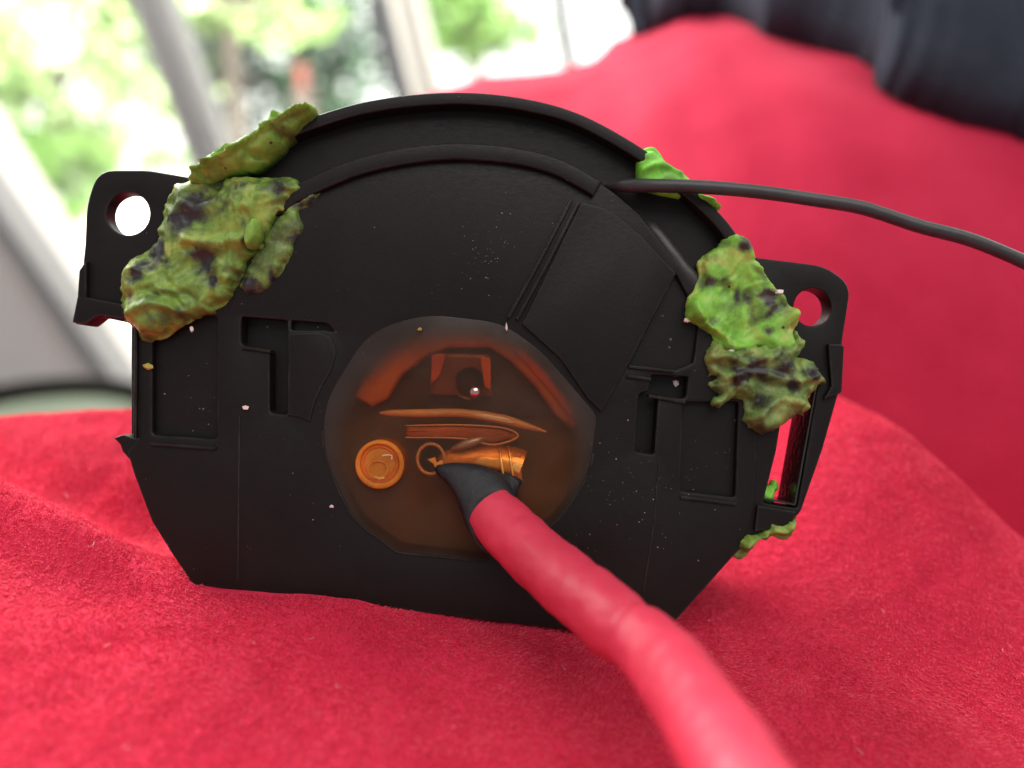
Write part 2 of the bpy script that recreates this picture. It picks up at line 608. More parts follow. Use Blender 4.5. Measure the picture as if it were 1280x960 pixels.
c = at(377, 92, 3.55)
pot = lathe('flower_pot', [(0.001, 0), (0.035, 0), (0.05, 0.10), (0.056, 0.10), (0.056, 0.125), (0.047, 0.125), (0.044, 0.10), (0.001, 0.095)], POT)
pot.scale = (0.55, 0.55, 0.75)
pot.location = (c.x, 3.55, c.z - 0.06)
tag(pot, 'small blurred terracotta red pot against the dark green tree', 'pot')
stand = lathe('garden_post', [(0.001, 0), (0.05, 0), (0.05, 0.02), (0.025, 0.04), (0.022, 0.5), (0.05, c.z - 0.06 + 0.75 - 0.01), (0.05, c.z - 0.06 + 0.75), (0.001, c.z - 0.06 + 0.75)], BARK)
stand.location = (c.x, 3.55, -0.75)
tag(stand, 'thin dark stand carrying the small red pot in the garden', 'stand')

# window: leaning posts with glass between
FRAME = pmat('grey_window_frame', (0.16, 0.157, 0.157), 0.5, noise_scale=8, var=0.08)
FRAME_D = pmat('dark_window_bar', (0.10, 0.10, 0.11), 0.5, noise_scale=8, var=0.1)
CREAM = pmat('cream_window_jamb', (0.50, 0.465, 0.44), 0.6, noise_scale=5, var=0.06)
PALE = pmat('pale_beige_post', (0.85, 0.80, 0.74), 0.6, noise_scale=6, var=0.05)
g, gnt, gout = new_mat('window_glass')
gt = nd(gnt, 'BsdfTransparent')
gt.inputs[0].default_value = (0.97, 0.98, 0.97, 1)
gg = nd(gnt, 'BsdfGlossy')
gg.inputs['Roughness'].default_value = 0.03
gm = nd(gnt, 'MixShader')
gm.inputs[0].default_value = 0.05
gnt.links.new(gt.outputs[0], gm.inputs[1])
gnt.links.new(gg.outputs[0], gm.inputs[2])
gnt.links.new(gm.outputs[0], gout.inputs[0])
GLASS = g

WY = 1.05
win = empty('window', Matrix.Translation((-0.4, WY, -0.75)))
tag(win, 'tall window with leaning grey and cream posts in front of the garden', 'window')


def bar(name, a, b, wa, wb, depth, mat, y=WY, chamfer=0.2):
    """bar from measured point a (top) to b (bottom), widths in measured units"""
    pa0, pa1 = at(a[0] - wa / 2, a[1], y), at(a[0] + wa / 2, a[1], y)
    pb0, pb1 = at(b[0] - wb / 2, b[1], y), at(b[0] + wb / 2, b[1], y)

    def prof(l, r):
        c = (r - l) * chamfer
        D = Vector((0, depth, 0))
        D2 = Vector((0, depth * 0.25, 0))
        return [l + D, l + D2, l + c, r - c, r + D2, r + D]
    t, bo = prof(pa0, pa1), prof(pb0, pb1)
    n = len(t)
    off = win.matrix_world.translation
    v = [p - off for p in t + bo]
    f = [(i, (i + 1) % n, n + (i + 1) % n, n + i) for i in range(n)] + [tuple(range(n - 1, -1, -1)), tuple(range(n, 2 * n))]
    return mesh_obj(name, v, f, mat, win, smooth=False)


def ext(a, b, t0, t1):
    return (a[0] + (b[0] - a[0]) * t0, a[1] + (b[1] - a[1]) * t0), (a[0] + (b[0] - a[0]) * t1, a[1] + (b[1] - a[1]) * t1)


bar('post', *ext((180, 0), (254, 200), -2.0, 2.6), 52, 50, 0.06, FRAME)
bar('post', *ext((471, 0), (499, 110), -2.5, 4.2), 24, 24, 0.03, FRAME_D)
bar('post', *ext((700, 0), (716, 100), -2.5, 4.2), 18, 18, 0.03, FRAME_D)
bar('pale_post', *ext((505, 0), (533, 110), -2.5, 4.2), 40, 40, 0.05, PALE, y=WY + 0.05)
bar('jamb', *ext((-130, 240), (40, 500), -1.2, 1.25), 215, 215, 0.12, CREAM, y=0.80)
bar('jamb_bead', *ext((-28, 240), (138, 480), -1.0, 1.2), 26, 26, 0.05, FRAME, y=0.795)
bar('glazing_bead', *ext((108, 395), (150, 478), -4, 1.5), 10, 10, 0.02, FRAME, y=1.02)


def pane(p):
    off = win.matrix_world.translation
    v = [at(q[0], q[1], WY + 0.022) - off for q in p]
    v += [q + Vector((0, 0.004, 0)) for q in v]
    mesh_obj('pane', v, [(0, 1, 2, 3), (7, 6, 5, 4), (0, 4, 5, 1), (1, 5, 6, 2), (2, 6, 7, 3), (3, 7, 4, 0)], GLASS, win, smooth=False)


pane([(-140, -300), (70, -300), (310, 480), (60, 480)])
pane([(85, -300), (390, -300), (590, 460), (330, 460)])
pane([(400, -300), (650, -300), (770, 460), (600, 460)])
pane([(660, -300), (900, -300), (900, 460), (780, 460)])

# round glossy table behind the fleece, far left
TBL = pmat('grey_green_table', (0.075, 0.09, 0.065), 0.35, spec=0.2, noise_scale=15, var=0.15)
TBL_E = pmat('dark_table_edge', (0.03, 0.028, 0.025), 0.8, spec=0.1, noise_scale=15, var=0.15)
c = at(105, 492, 0.60)
tb = empty('round_table', Matrix.Translation((c.x, 0.50, -0.75)))
tag(tb, 'round glossy dark-edged table just showing behind the fleece at far left', 'table')
th = c.z + 0.75
t1 = lathe('tabletop', [(0.001, 0.0), (0.095, 0.0), (0.098, -0.004), (0.098, -0.014), (0.001, -0.014)], TBL, tb, 64)
t1.location = (0, 0, th)
t2 = lathe('edge_band', [(0.0982, 0.016), (0.103, 0.016), (0.105, -0.004), (0.103, -0.017), (0.0982, -0.017)], TBL_E, tb, 64)
t2.location = (0, 0, th)
t3 = lathe('leg', [(0.09, 0), (0.09, 0.01), (0.02, 0.03), (0.018, th - 0.016), (0.03, th - 0.0145)], TBL_E, tb, 24)

# ------------------------------------------------------------------ red fabrics
def fbm(x, y, s, seed, oct=4):
    return noise.fractal(Vector((x * s, y * s, seed * 7.31)), 1.0, 2.0, oct)


def sstep(a, b, x):
    t = min(1, max(0, (x - a) / (b - a)))
    return t * t * (3 - 2 * t)


def fleece_z(x, y):
    z = -0.145 * (x + 0.01) - 0.0013
    # right-hand rise towards the crest
    z += 0.021 * sstep(0.025, 0.058, x) * (1 - 0.62 * sstep(0.062, 0.092, x)) * sstep(-0.01, 0.05, y)
    z -= 0.0040 * sstep(-0.065, -0.10, x) * sstep(0.01, 0.05, y)
    # fold in front on the left with a hollow behind it
    ax, ay, bx, by = -0.080, 0.0150, -0.036, -0.0035
    dx, dy = bx - ax, by - ay
    t = max(-0.4, min(1.1, ((x - ax) * dx + (y - ay) * dy) / (dx * dx + dy * dy)))
    dn = ((x - ax) * -dy + (y - ay) * dx) / math.hypot(dx, dy)
    amp = 0.0062 * (1 - sstep(0.45, 0.95, t))
    z += amp * math.exp(-(dn / 0.0055) ** 2) - amp * 0.75 * math.exp(-((dn - 0.013) / 0.006) ** 2)
    # second softer wave
    z += 0.0012 * math.sin((x * 0.7 + y) * 95 + 0.6) * sstep(0.015, 0.05, abs(x)) * (0.4 + 0.6 * sstep(-0.05, 0.0, y))
    z += 0.0011 * fbm(x, y, 26, 3) + 0.0004 * fbm(x, y, 110, 5)
    # edge where the cloth turns down
    if x < 0.02:
        yc = 0.046 + 0.006 * sstep(-0.08, -0.04, x)
    else:
        yc = 0.052 - 0.032 * sstep(0.045, 0.09, x)
    e = y - yc
    if e > 0:
        z -= min(0.05, 9.0 * e * e + 0.35 * e)
    # settle to the underside of the housing so that it stands on the cloth
    lx = x + 0.01
    if -0.034 < lx < 0.034 and -0.002 < y < 0.026:
        m = sstep(-0.034, -0.028, lx) * (1 - sstep(0.028, 0.034, lx)) * sstep(-0.002, 0.002, y) * (1 - sstep(0.020, 0.026, y))
        tgt = -0.122 * lx - 0.0002 - 0.36 * max(0, y)
        z = z * (1 - m) + min(z, tgt) * m
    return z


RED = (0.50, 0.008, 0.028)


def red_cloth(name, k=1.0):
    m, nt, out = new_mat(name)
    L = nt.links.new
    tc = nd(nt, 'TexCoord')
    n = nd(nt, 'TexNoise', i_Scale=45.0, i_Detail=6.0, i_Roughness=0.65)
    L(tc.outputs['Object'], n.inputs['Vector'])
    r = ramp(nt, [(0.3, (0.50 * k, 0.014 * k, 0.050 * k)), (0.7, (0.60 * k, 0.026 * k, 0.072 * k))])
    L(n.outputs['Fac'], r.inputs['Fac'])
    b = nd(nt, 'BsdfPrincipled')
    b.inputs['Roughness'].default_value = 0.85
    b.inputs['Specular IOR Level'].default_value = 0.15
    b.inputs['Sheen Weight'].default_value = 0.2
    b.inputs['Sheen Roughness'].default_value = 0.35
    b.inputs['Sheen Tint'].default_value = (1.0, 0.45, 0.5, 1)
    L(r.outputs[0], b.inputs['Base Color'])
    n2 = nd(nt, 'TexNoise', i_Scale=900.0, i_Detail=4.0)
    L(tc.outputs['Object'], n2.inputs['Vector'])
    bp = nd(nt, 'Bump', i_Strength=0.6, i_Distance=0.0006)
    L(n2.outputs['Fac'], bp.inputs['Height'])
    L(bp.outputs[0], b.inputs['Normal'])
    L(b.outputs[0], out.inputs[0])
    return m


CLOTH = red_cloth('red_fleece')
NAPM, nnt, nout = new_mat('red_fleece_nap')
nb = nd(nnt, 'BsdfPrincipled')
nb.inputs['Roughness'].default_value = 0.7
nb.inputs['Specular IOR Level'].default_value = 0.25
hi = nd(nnt, 'HairInfo')
hr = ramp(nnt, [(0.0, (0.66, 0.030, 0.080)), (0.6, (0.78, 0.060, 0.125)), (1.0, (0.88, 0.15, 0.21))])
nnt.links.new(hi.outputs['Random'], hr.inputs['Fac'])
nnt.links.new(hr.outputs[0], nb.inputs['Base Color'])
ntl = nd(nnt, 'BsdfTranslucent')
nnt.links.new(hr.outputs[0], ntl.inputs[0])
nmx = nd(nnt, 'MixShader')
nmx.inputs[0].default_value = 0.3
nnt.links.new(nb.outputs[0], nmx.inputs[1])
nnt.links.new(ntl.outputs[0], nmx.inputs[2])
nnt.links.new(nmx.outputs[0], nout.inputs[0])

X0, X1, Y0, Y1, ST = -0.125, 0.145, -0.075, 0.095, 0.00085
nx, ny = int((X1 - X0) / ST) + 1, int((Y1 - Y0) / ST) + 1
Z = np.array([[fleece_z(X0 + i * ST, Y0 + j * ST) for i in range(nx)] for j in range(ny)])
gx, gy = np.meshgrid(X0 + np.arange(nx) * ST, Y0 + np.arange(ny) * ST)
fv = np.stack([gx, gy, Z], -1).reshape(-1, 3)
ff = [(j * nx + i, j * nx + i + 1, (j + 1) * nx + i + 1, (j + 1) * nx + i) for j in range(ny - 1) for i in range(nx - 1)]
# hem: turn the rim down so the sheet has thickness
blanket = mesh_obj('fleece_blanket', fv.tolist(), ff, CLOTH)
tag(blanket, 'red fleece blanket that the black housing stands on', 'blanket')
md = blanket.modifiers.new('thickness', 'SOLIDIFY')
md.thickness = 0.003
md.offset = -1

# nap: short fibres lying in drifting directions
rng = np.random.default_rng(11)
NH = 480000
hx = rng.uniform(X0 + 0.005, X1 - 0.005, NH)
hy = rng.uniform(-0.045, 0.075, NH)
fi, fj = (hx - X0) / ST, (hy - Y0) / ST
i0, j0 = fi.astype(int), fj.astype(int)
u, v = fi - i0, fj - j0
hz = (Z[j0, i0] * (1 - u) * (1 - v) + Z[j0, i0 + 1] * u * (1 - v) + Z[j0 + 1, i0] * (1 - u) * v + Z[j0 + 1, i0 + 1] * u * v)
gzx = (Z[j0, i0 + 1] - Z[j0, i0]) / ST
gzy = (Z[j0 + 1, i0] - Z[j0, i0]) / ST
# keep the fibres out of the housing's footprint
ins = (np.abs(hx + 0.01) < 0.0285) & (hy > 0.0006) & (hy < 0.022)
# smooth random direction field on a coarse grid
def field(step, seed):
    a, b = int((X1 - X0) / step) + 3, int((Y1 - Y0) / step) + 3
    r = np.random.default_rng(seed).normal(size=(b, a))
    p, q = (hx - X0) / step, (hy - Y0) / step
    ii, jj = p.astype(int), q.astype(int)
    uu, vv = p - ii, q - jj
    uu, vv = uu * uu * (3 - 2 * uu), vv * vv * (3 - 2 * vv)
    return r[jj, ii] * (1 - uu) * (1 - vv) + r[jj, ii + 1] * uu * (1 - vv) + r[jj + 1, ii] * (1 - uu) * vv + r[jj + 1, ii + 1] * uu * vv
ang = -0.9 + 0.9 * field(0.016, 1) + 0.6 * field(0.005, 2) + 0.4 * field(0.0016, 4) + rng.normal(0, 0.35, NH)
lay = np.clip(0.95 + 0.35 * field(0.008, 3) + rng.normal(0, 0.25, NH), 0.2, 1.6)
ln = rng.uniform(0.0003, 0.00065, NH)
nrm = np.stack([-gzx, -gzy, np.ones(NH)], -1)
nrm /= np.linalg.norm(nrm, axis=1)[:, None]
hd = np.stack([np.cos(ang), np.sin(ang), np.zeros(NH)], -1)
hd -= nrm * (hd * nrm).sum(1)[:, None]
P = np.zeros((NH, 4, 3))
root = np.stack([hx, hy, hz], -1)
for k in range(4):
    t = k / 3
    P[:, k] = root + nrm * (ln * (t - 0.32 * lay * t * t))[:, None] * 0.8 + hd * (ln * lay * t ** 1.5)[:, None] * 0.8 + rng.normal(0, 0.00003, (NH, 3))
P = P[~ins]
NHK = len(P)
hc = bpy.data.hair_curves.new('nap')
hc.add_curves([4] * NHK)
hc.attributes['position'].data.foreach_set('vector', P.astype(np.float32).ravel())
ra = hc.attributes.get('radius') or hc.attributes.new('radius', 'FLOAT', 'POINT')
ra.data.foreach_set('value', np.tile(np.array([0.00005, 0.000045, 0.000035, 0.00001], dtype=np.float32), NHK))
hc.materials.append(NAPM)
nap = bpy.data.objects.new('nap', hc)
COL.objects.link(nap)
nap.parent = blanket
nap['kind'] = 'stuff'

# a little pale lint caught in the pile
rl = random.Random(3)
lv, lf = [], []
for k in range(34):
    px, py = rl.uniform(0, 1280), rl.uniform(640, 950)
    x, y = rl.uniform(-0.07, 0.08), rl.uniform(-0.03, 0.03)
    a, L_ = rl.uniform(0, 6.28), rl.uniform(0.0004, 0.0013)
    cv_ = rl.uniform(-1.5, 1.5)
    pts_ = []
    for q in range(5):
        t = q / 4 - 0.5
        pts_.append(Vector((x + math.cos(a + cv_ * t) * L_ * t, y + math.sin(a + cv_ * t) * L_ * t, 0)))
    b_ = len(lv)
    for p in pts_:
        zz = fleece_z(p.x, p.y) + 0.0006
        for o_ in ((0.00004, 0, 0), (-0.00002, 0.000035, 0), (-0.00002, -0.000035, 0.00003)):
            lv.append((p.x + o_[0], p.y + o_[1], zz + o_[2]))
    for q in range(4):
        for r_ in range(3):
            lf.append((b_ + q * 3 + r_, b_ + q * 3 + (r_ + 1) % 3, b_ + q * 3 + 3 + (r_ + 1) % 3, b_ + q * 3 + 3 + r_))
LINT = pmat('lint', (0.8, 0.6, 0.62), 0.9)
lint = mesh_obj('lint', lv, lf, LINT, blanket)
lint['kind'] = 'stuff'

# cushion behind
def interp(pts, x):
    if x <= pts[0][0]:
        return pts[0][1]
    for (a, b), (c_, d_) in zip(pts, pts[1:]):
        if x <= c_:
            t = (x - a) / (c_ - a)
            t = t * t * (3 - 2 * t)
            return b + (d_ - b) * t
    return pts[-1][1]


PY = 0.27
sil = [(330, 620), (430, 300), (520, 135), (570, 116), (610, 106), (690, 104), (730, 96), (770, 68), (815, 42), (870, 30), (950, 24), (1100, 30), (1400, 60), (1700, 160)]
silw = [(at(a, b, PY).x, at(a, b, PY).z) for a, b in sil]


def cushion_z(x, y):
    top = interp(silw, x)
    yn = 0.060 + 0.015 * sstep(0.1, -0.02, x)
    s = (y - yn) / (PY - yn)
    base = -0.05
    if s <= 0:
        return base
    if s <= 1:
        p = math.sqrt(max(0, 1 - (1 - s) ** 2.3))
    else:
        p = math.sqrt(max(0, 1 - ((y - PY) / 0.22) ** 2)) if y < PY + 0.22 else 0
    z = base + (top - base) * p
    z += 0.0065 * fbm(x, y, 8, 8) * min(1, p * 1.5) + 0.0015 * fbm(x, y, 32, 6) * p
    # soft crease running across
    return z


CX0, CX1, CY0, CY1, CS = -0.10, 0.46, 0.050, 0.49, 0.0045
cnx, cny = int((CX1 - CX0) / CS) + 1, int((CY1 - CY0) / CS) + 1
cv = [(CX0 + i * CS, CY0 + j * CS, cushion_z(CX0 + i * CS, CY0 + j * CS)) for j in range(cny) for i in range(cnx)]
cf = [(j * cnx + i, j * cnx + i + 1, (j + 1) * cnx + i + 1, (j + 1) * cnx + i) for j in range(cny - 1) for i in range(cnx - 1)]
CUSH = red_cloth('red_cushion', 0.90)
cushion = mesh_obj('cushion', cv, cf, CUSH)
tag(cushion, 'large plump red cushion rising behind the housing', 'cushion')

# dark cloth thrown over the cushion, top right
GREY = pmat('charcoal_cloth', (0.036, 0.043, 0.058), 0.95, spec=0.1, noise_scale=60, var=0.25, bump=0.5, bump_scale=900, bdist=0.001)
edge = [(772, 10), (790, 48), (850, 26), (890, 26), (950, 44), (1020, 62), (1065, 88), (1115, 118), (1190, 158), (1290, 188), (1420, 215)]
edge_pts = []
NE = 120
for k in range(NE + 1):
    t = k / NE * (len(edge) - 1)
    i = min(int(t), len(edge) - 2)
    u_ = t - i
    p0, p1, p2, p3 = edge[max(0, i - 1)], edge[i], edge[i + 1], edge[min(len(edge) - 1, i + 2)]
    q = [0.5 * (2 * b + (c_ - a) * u_ + (2 * a - 5 * b + 4 * c_ - d_) * u_ ** 2 + (3 * b - a - 3 * c_ + d_) * u_ ** 3) for a, b, c_, d_ in zip(p0, p1, p2, p3)]
    r_ = ray(*q)
    hit = None
    for s_ in np.linspace(0.12, 0.42, 300):
        pt = CAM + r_ * s_
        if pt.z < cushion_z(pt.x, pt.y):
            hit = pt
            break
    edge_pts.append(hit or at(q[0], q[1], PY + 0.02))
NV = 40
gv, gf = [], []
for k, e_ in enumerate(edge_pts):
    for j in range(NV + 1):
        t = j / NV
        fold = 0.020 * math.sin(k * 0.055 + t * 7.0 + 0.6) * t ** 0.6 + 0.007 * math.sin(k * 0.13 - t * 9.0) * t ** 0.6 + 0.01 * noise.fractal(Vector((k * 0.05, t * 3, 2)), 1, 2, 3) * t ** 0.5
        y = e_.y + 0.10 * t + fold * 0.9
        z0 = e_.z + 0.16 * t - 0.03 * t * t + fold * 0.4
        z = max(z0, cushion_z(e_.x, y) + 0.006 * min(1, t * 8) if y < PY + 0.1 else z0)
        lift = 0.008 * (1 - math.exp(-t * 30))
        gv.append((e_.x + 0.03 * t + 0.004 * math.sin(t * 9 + k * 0.2), y - lift, z + lift + 0.001))
for k in range(NE):
    for j in range(NV):
        gf.append((k * (NV + 1) + j, (k + 1) * (NV + 1) + j, (k + 1) * (NV + 1) + j + 1, k * (NV + 1) + j + 1))
grey = mesh_obj('charcoal_garment', gv, gf, GREY)
tag(grey, 'dark charcoal cloth thrown over the top of the red cushion', 'cloth')
m2 = grey.modifiers.new('thickness', 'SOLIDIFY')
m2.thickness = 0.006

# ------------------------------------------------------------------ housing geometry helpers
def area2(p):
    return sum(a[0] * b[1] - b[0] * a[1] for a, b in zip(p, p[1:] + p[:1])) / 2


def fillet(pts, seg=6):
    """pts: (x, y) or (x, y, r)"""
    out = []
    n = len(pts)
    for i, p in enumerate(pts):
        r = p[2] if len(p) > 2 else 0
        if r <= 0:
            out.append((p[0], p[1]))
            continue
        a, b, c_ = Vector(pts[i - 1][:2]), Vector(p[:2]), Vector(pts[(i + 1) % n][:2])
        d1, d2 = (a - b), (c_ - b)
        m = min(r, d1.length * 0.45, d2.length * 0.45)
        s, e = b + d1.normalized() * m, b + d2.normalized() * m
        for k in range(seg + 1):
            t = k / seg
            q = s * (1 - t) ** 2 + b * 2 * t * (1 - t) + e * t * t
            out.append((q.x, q.y))
    return out


def smooth_line(pts, n=8, closed=False):
    out = []
    m = len(pts)
    cnt = m if closed else m - 1
    for i in range(cnt):
        if closed:
            p = [pts[(i + k - 1) % m] for k in range(4)]
        else:
            p = [pts[max(0, min(m - 1, i + k - 1))] for k in range(4)]
        for k in range(n):
            u_ = k / n
            out.append(tuple(0.5 * (2 * b + (c_ - a) * u_ + (2 * a - 5 * b + 4 * c_ - d_) * u_ ** 2 + (3 * b - a - 3 * c_ + d_) * u_ ** 3) for a, b, c_, d_ in zip(*p)))
    if not closed:
        out.append(tuple(pts[-1]))
    return out


def circle(cx, cy, rx, ry=None, n=48, a0=0.0):
    ry = ry or rx
    return [(cx + rx * math.cos(a0 + 2 * math.pi * i / n), cy + ry * math.sin(a0 + 2 * math.pi * i / n)) for i in range(n)]


def dedupe(p):
    out = []
    for q in p:
        if not out or math.hypot(q[0] - out[-1][0], q[1] - out[-1][1]) > 0.3:
            out.append(q)
    if math.hypot(out[0][0] - out[-1][0], out[0][1] - out[-1][1]) < 0.3:
        out.pop()
    return out


def offset(p, amt):
    """positive shrinks the loop"""
    if abs(amt) < 1e-9:
        return list(p)
    sg = 1 if area2(p) > 0 else -1
    out = []
    n = len(p)
    for i in range(n):
        a, b, c_ = p[i - 1], p[i], p[(i + 1) % n]
        e1 = Vector((b[0] - a[0], b[1] - a[1])).normalized()
        e2 = Vector((c_[0] - b[0], c_[1] - b[1])).normalized()
        n1 = Vector((-e1.y, e1.x)) * sg
        n2 = Vector((-e2.y, e2.x)) * sg
        m = n1 + n2
        if m.length < 0.3:
            m = n1
        m.normalize()
        k = min(2.0, 1 / max(0.4, m.dot(n1)))
        out.append((b[0] + m.x * amt * k, b[1] + m.y * amt * k))
    return out


def cap_tris(loops):
    verts, edges = [], []
    for lp in loops:
        b = len(verts)
        n = len(lp)
        verts += [Vector(q) for q in lp]
        edges += [(b + i, b + (i + 1) % n) for i in range(n)]
    r = delaunay_2d_cdt(verts, edges, [], 1, 1e-5)
    V = [tuple(q) for q in r[0]]
    keep = []

    def inside(lp, x, y):
        c_ = False
        for a, b in zip(lp, lp[1:] + lp[:1]):
            if (a[1] > y) != (b[1] > y) and x < (b[0] - a[0]) * (y - a[1]) / (b[1] - a[1]) + a[0]:
                c_ = not c_
        return c_
    for f in r[2]:
        x = sum(V[i][0] for i in f) / 3
        y = sum(V[i][1] for i in f) / 3
        if inside(loops[0], x, y) and not any(inside(h, x, y) for h in loops[1:]):
            keep.append(tuple(f))
    return V, keep


def plate(name, outer, holes, d0, d1, mat, parent, bevel=2.5, wob=0.0, draft=0.0):
    outer = dedupe(outer)
    holes = [dedupe(h) for h in holes]
    loops = [outer] + holes
    sgn = [1] + [-1] * len(holes)
    bm = bmesh.new()
    b = bevel
    rings = [(b, d0), (b * 0.45, d0 + b * 0.1 * 0.12), (b * 0.12, d0 + b * 0.1 * 0.45), (0, d0 + b * 0.1), (-draft, d1)] if b else [(0, d0), (-draft, d1)]

    def mk(q, d):
        return loc(q[0], q[1], d + (wob * fbm(q[0], q[1], 0.02, 2) if wob else 0))
    for which in (0, -1):
        off, d = rings[which]
        v2, tr = cap_tris([offset(lp, s * off) for lp, s in zip(loops, sgn)])
        bv = [bm.verts.new(mk(q, d)) for q in v2]
        for f in tr:
            try:
                fc = bm.faces.new([bv[i] for i in f])
                fc.smooth = False
            except ValueError:
                pass
    for lp, s in zip(loops, sgn):
        prev = None
        for off, d in rings:
            cur = [bm.verts.new(mk(q, d)) for q in offset(lp, s * off)]
            if prev:
                n = len(cur)
                for i in range(n):
                    j = (i + 1) % n
                    f = bm.faces.new((prev[i], prev[j], cur[j], cur[i]))
                    f.smooth = True
            prev = cur
    bmesh.ops.remove_doubles(bm, verts=bm.verts, dist=2e-6)
    bmesh.ops.recalc_face_normals(bm, faces=bm.faces)
    me = bpy.data.meshes.new(name)
    bm.to_mesh(me)
    bm.free()
    me.set_sharp_from_angle(angle=R(32))
    return link(name, me, mat, parent)


def band(line, w0, w1):
    """closed polygon between two parallels of an open line"""
    a, b = [], []
    n = len(line)
    for i in range(n):
        p, q = line[max(0, i - 1)], line[min(n - 1, i + 1)]
        t = Vector((q[0] - p[0], q[1] - p[1])).normalized()
        nn = Vector((-t.y, t.x))
        a.append((line[i][0] + nn.x * w0, line[i][1] + nn.y * w0))
        b.append((line[i][0] + nn.x * w1, line[i][1] + nn.y * w1))
    return a + b[::-1]


def tube(name, pts, mat, parent=None, seg=24, n=10, persp=True, rn=0.0, seed=0, cap=True, creases=()):
    """pts: (px, py, depth mm, radius mm)"""
    q = smooth_line(pts, n)
    C = [loc(a, b, d, persp) for a, b, d, r in q]
    Rr = [r * 0.001 for a, b, d, r in q]
    v, f = [], []
    T0 = (C[1] - C[0]).normalized()
    s = T0.orthogonal().normalized()
    m = len(C)
    for i in range(m):
        T = (C[min(m - 1, i + 1)] - C[max(0, i - 1)]).normalized()
        s = (s - T * s.dot(T)).normalized()
        t = T.cross(s)
        for k in range(seg):
            a = 2 * math.pi * k / seg
            dd = s * math.cos(a) + t * math.sin(a)
            rr = Rr[i]
            if rn:
                rr *= 1 + rn * noise.fractal(Vector((C[i] + dd * Rr[i]) * 260) + Vector((seed, 0, 0)), 1, 2, 3)
            for (cu, wid, amt, ph) in creases:
                uu = i / (m - 1) + 0.012 * math.sin(a + ph)
                rr *= 1 - amt * math.exp(-((uu - cu) / wid) ** 2) * (0.55 + 0.45 * math.cos(a - ph))
            v.append(C[i] + dd * rr)
    for i in range(m - 1):
        for k in range(seg):
            j = (k + 1) % seg
            f.append((i * seg + k, i * seg + j, (i + 1) * seg + j, (i + 1) * seg + k))
    if cap:
        v.append(C[0] - (C[1] - C[0]).normalized() * Rr[0] * 0.25)
        v.append(C[-1] + (C[-1] - C[-2]).normalized() * Rr[-1] * 0.25)
        for k in range(seg):
            j = (k + 1) % seg
            f.append((len(v) - 2, j, k))
            f.append((len(v) - 1, (m - 1) * seg + k, (m - 1) * seg + j))
    return mesh_obj(name, v, f, mat, parent, sharp=60)


# ------------------------------------------------------------------ housing
H = empty('sensor_housing', HM)
tag(H, 'black plastic housing with domed top, mounting ears and amber window standing on the fleece', 'housing')

OUT_ARC = smooth_line([(206, 262), (236, 222), (300, 180), (392, 142), (470, 121), (562, 112), (645, 118), (722, 138), (800, 180), (862, 228), (908, 272), (934, 312), (948, 345)], 8)
IN_ARC = smooth_line([(330, 252), (362, 232), (398, 214), (450, 194), (510, 181), (572, 176), (640, 181), (700, 196), (752, 224)], 8)

# rear shell: its front forms the floor of the groove and the deep pockets
shell = OUT_ARC + [(950, 400), (948, 640), (926, 684), (845, 776), (790, 794), (690, 784), (238, 730), (186, 650), (162, 592), (154, 560), (156, 400), (200, 300)]
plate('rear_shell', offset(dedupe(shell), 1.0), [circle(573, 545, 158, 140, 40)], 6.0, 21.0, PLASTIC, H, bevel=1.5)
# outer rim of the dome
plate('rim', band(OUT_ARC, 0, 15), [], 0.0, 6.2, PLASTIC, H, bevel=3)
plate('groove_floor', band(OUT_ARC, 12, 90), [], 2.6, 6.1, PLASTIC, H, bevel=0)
# raised bead along the inner arc
plate('arc_bead', band(IN_ARC, 0, 21), [], -0.2, 1.6, PLASTIC, H, bevel=4)

# front panel with all its openings
panel = [(205, 300), (260, 240), (320, 236)] + IN_ARC[12:] + [(772, 238), (800, 262), (846, 320), (872, 352), (905, 380), (948, 392), (950, 520), (947, 625), (928, 684), (845, 777), (790, 795), (690, 785), (238, 730), (212, 692), (186, 650), (164, 592), (155, 562), (168, 548), (168, 400), (180, 340)]
left_rect = fillet([(187, 392, 4), (268, 392, 4), (268, 546, 5), (187, 541, 5)])
left_ch = fillet([(362, 397, 2), (408, 401, 6), (416, 411, 3), (402, 409, 3), (362, 409, 2)])
left_L = fillet([(299, 392, 4), (357, 397, 3), (357, 516, 4), (335, 513, 4), (335, 434, 3), (299, 428, 6)])
tri = fillet([(846, 338, 4), (876, 392), (868, 450), (846, 459, 3), (788, 454, 3)])
right_P = fillet([(815, 466, 3), (862, 468, 4), (859, 496, 7), (824, 491), (819, 566, 4), (795, 562, 4), (800, 489, 3), (812, 486)])
right_rect = fillet([(856, 500, 4), (925, 500, 4), (921, 620, 4), (852, 612, 4)])
DISC = fillet([(404, 500, 50), (402, 565, 30), (440, 647, 22), (496, 688, 5), (608, 700, 8), (696, 652, 24), (738, 588, 24), (747, 516, 10), (678, 436, 20), (628, 400, 24), (530, 388, 40), (458, 412, 50)])
DISC = dedupe(DISC)
well_hole = offset(DISC, 4)
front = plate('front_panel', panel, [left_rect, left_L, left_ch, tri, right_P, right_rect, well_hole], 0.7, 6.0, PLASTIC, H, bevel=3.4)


def floor(poly, d, grow=6):
    return plate('recess_floor', offset(dedupe(poly), -grow), [], d, d + 0.8, PLASTIC, H, bevel=0)


floor(left_rect, 1.9)
floor(right_rect, 1.9)
floor(left_L, 3.2, 5)
floor(left_ch, 2.0, 2)
floor(tri, 1.6, 3)
floor(right_P, 3.0, 4)
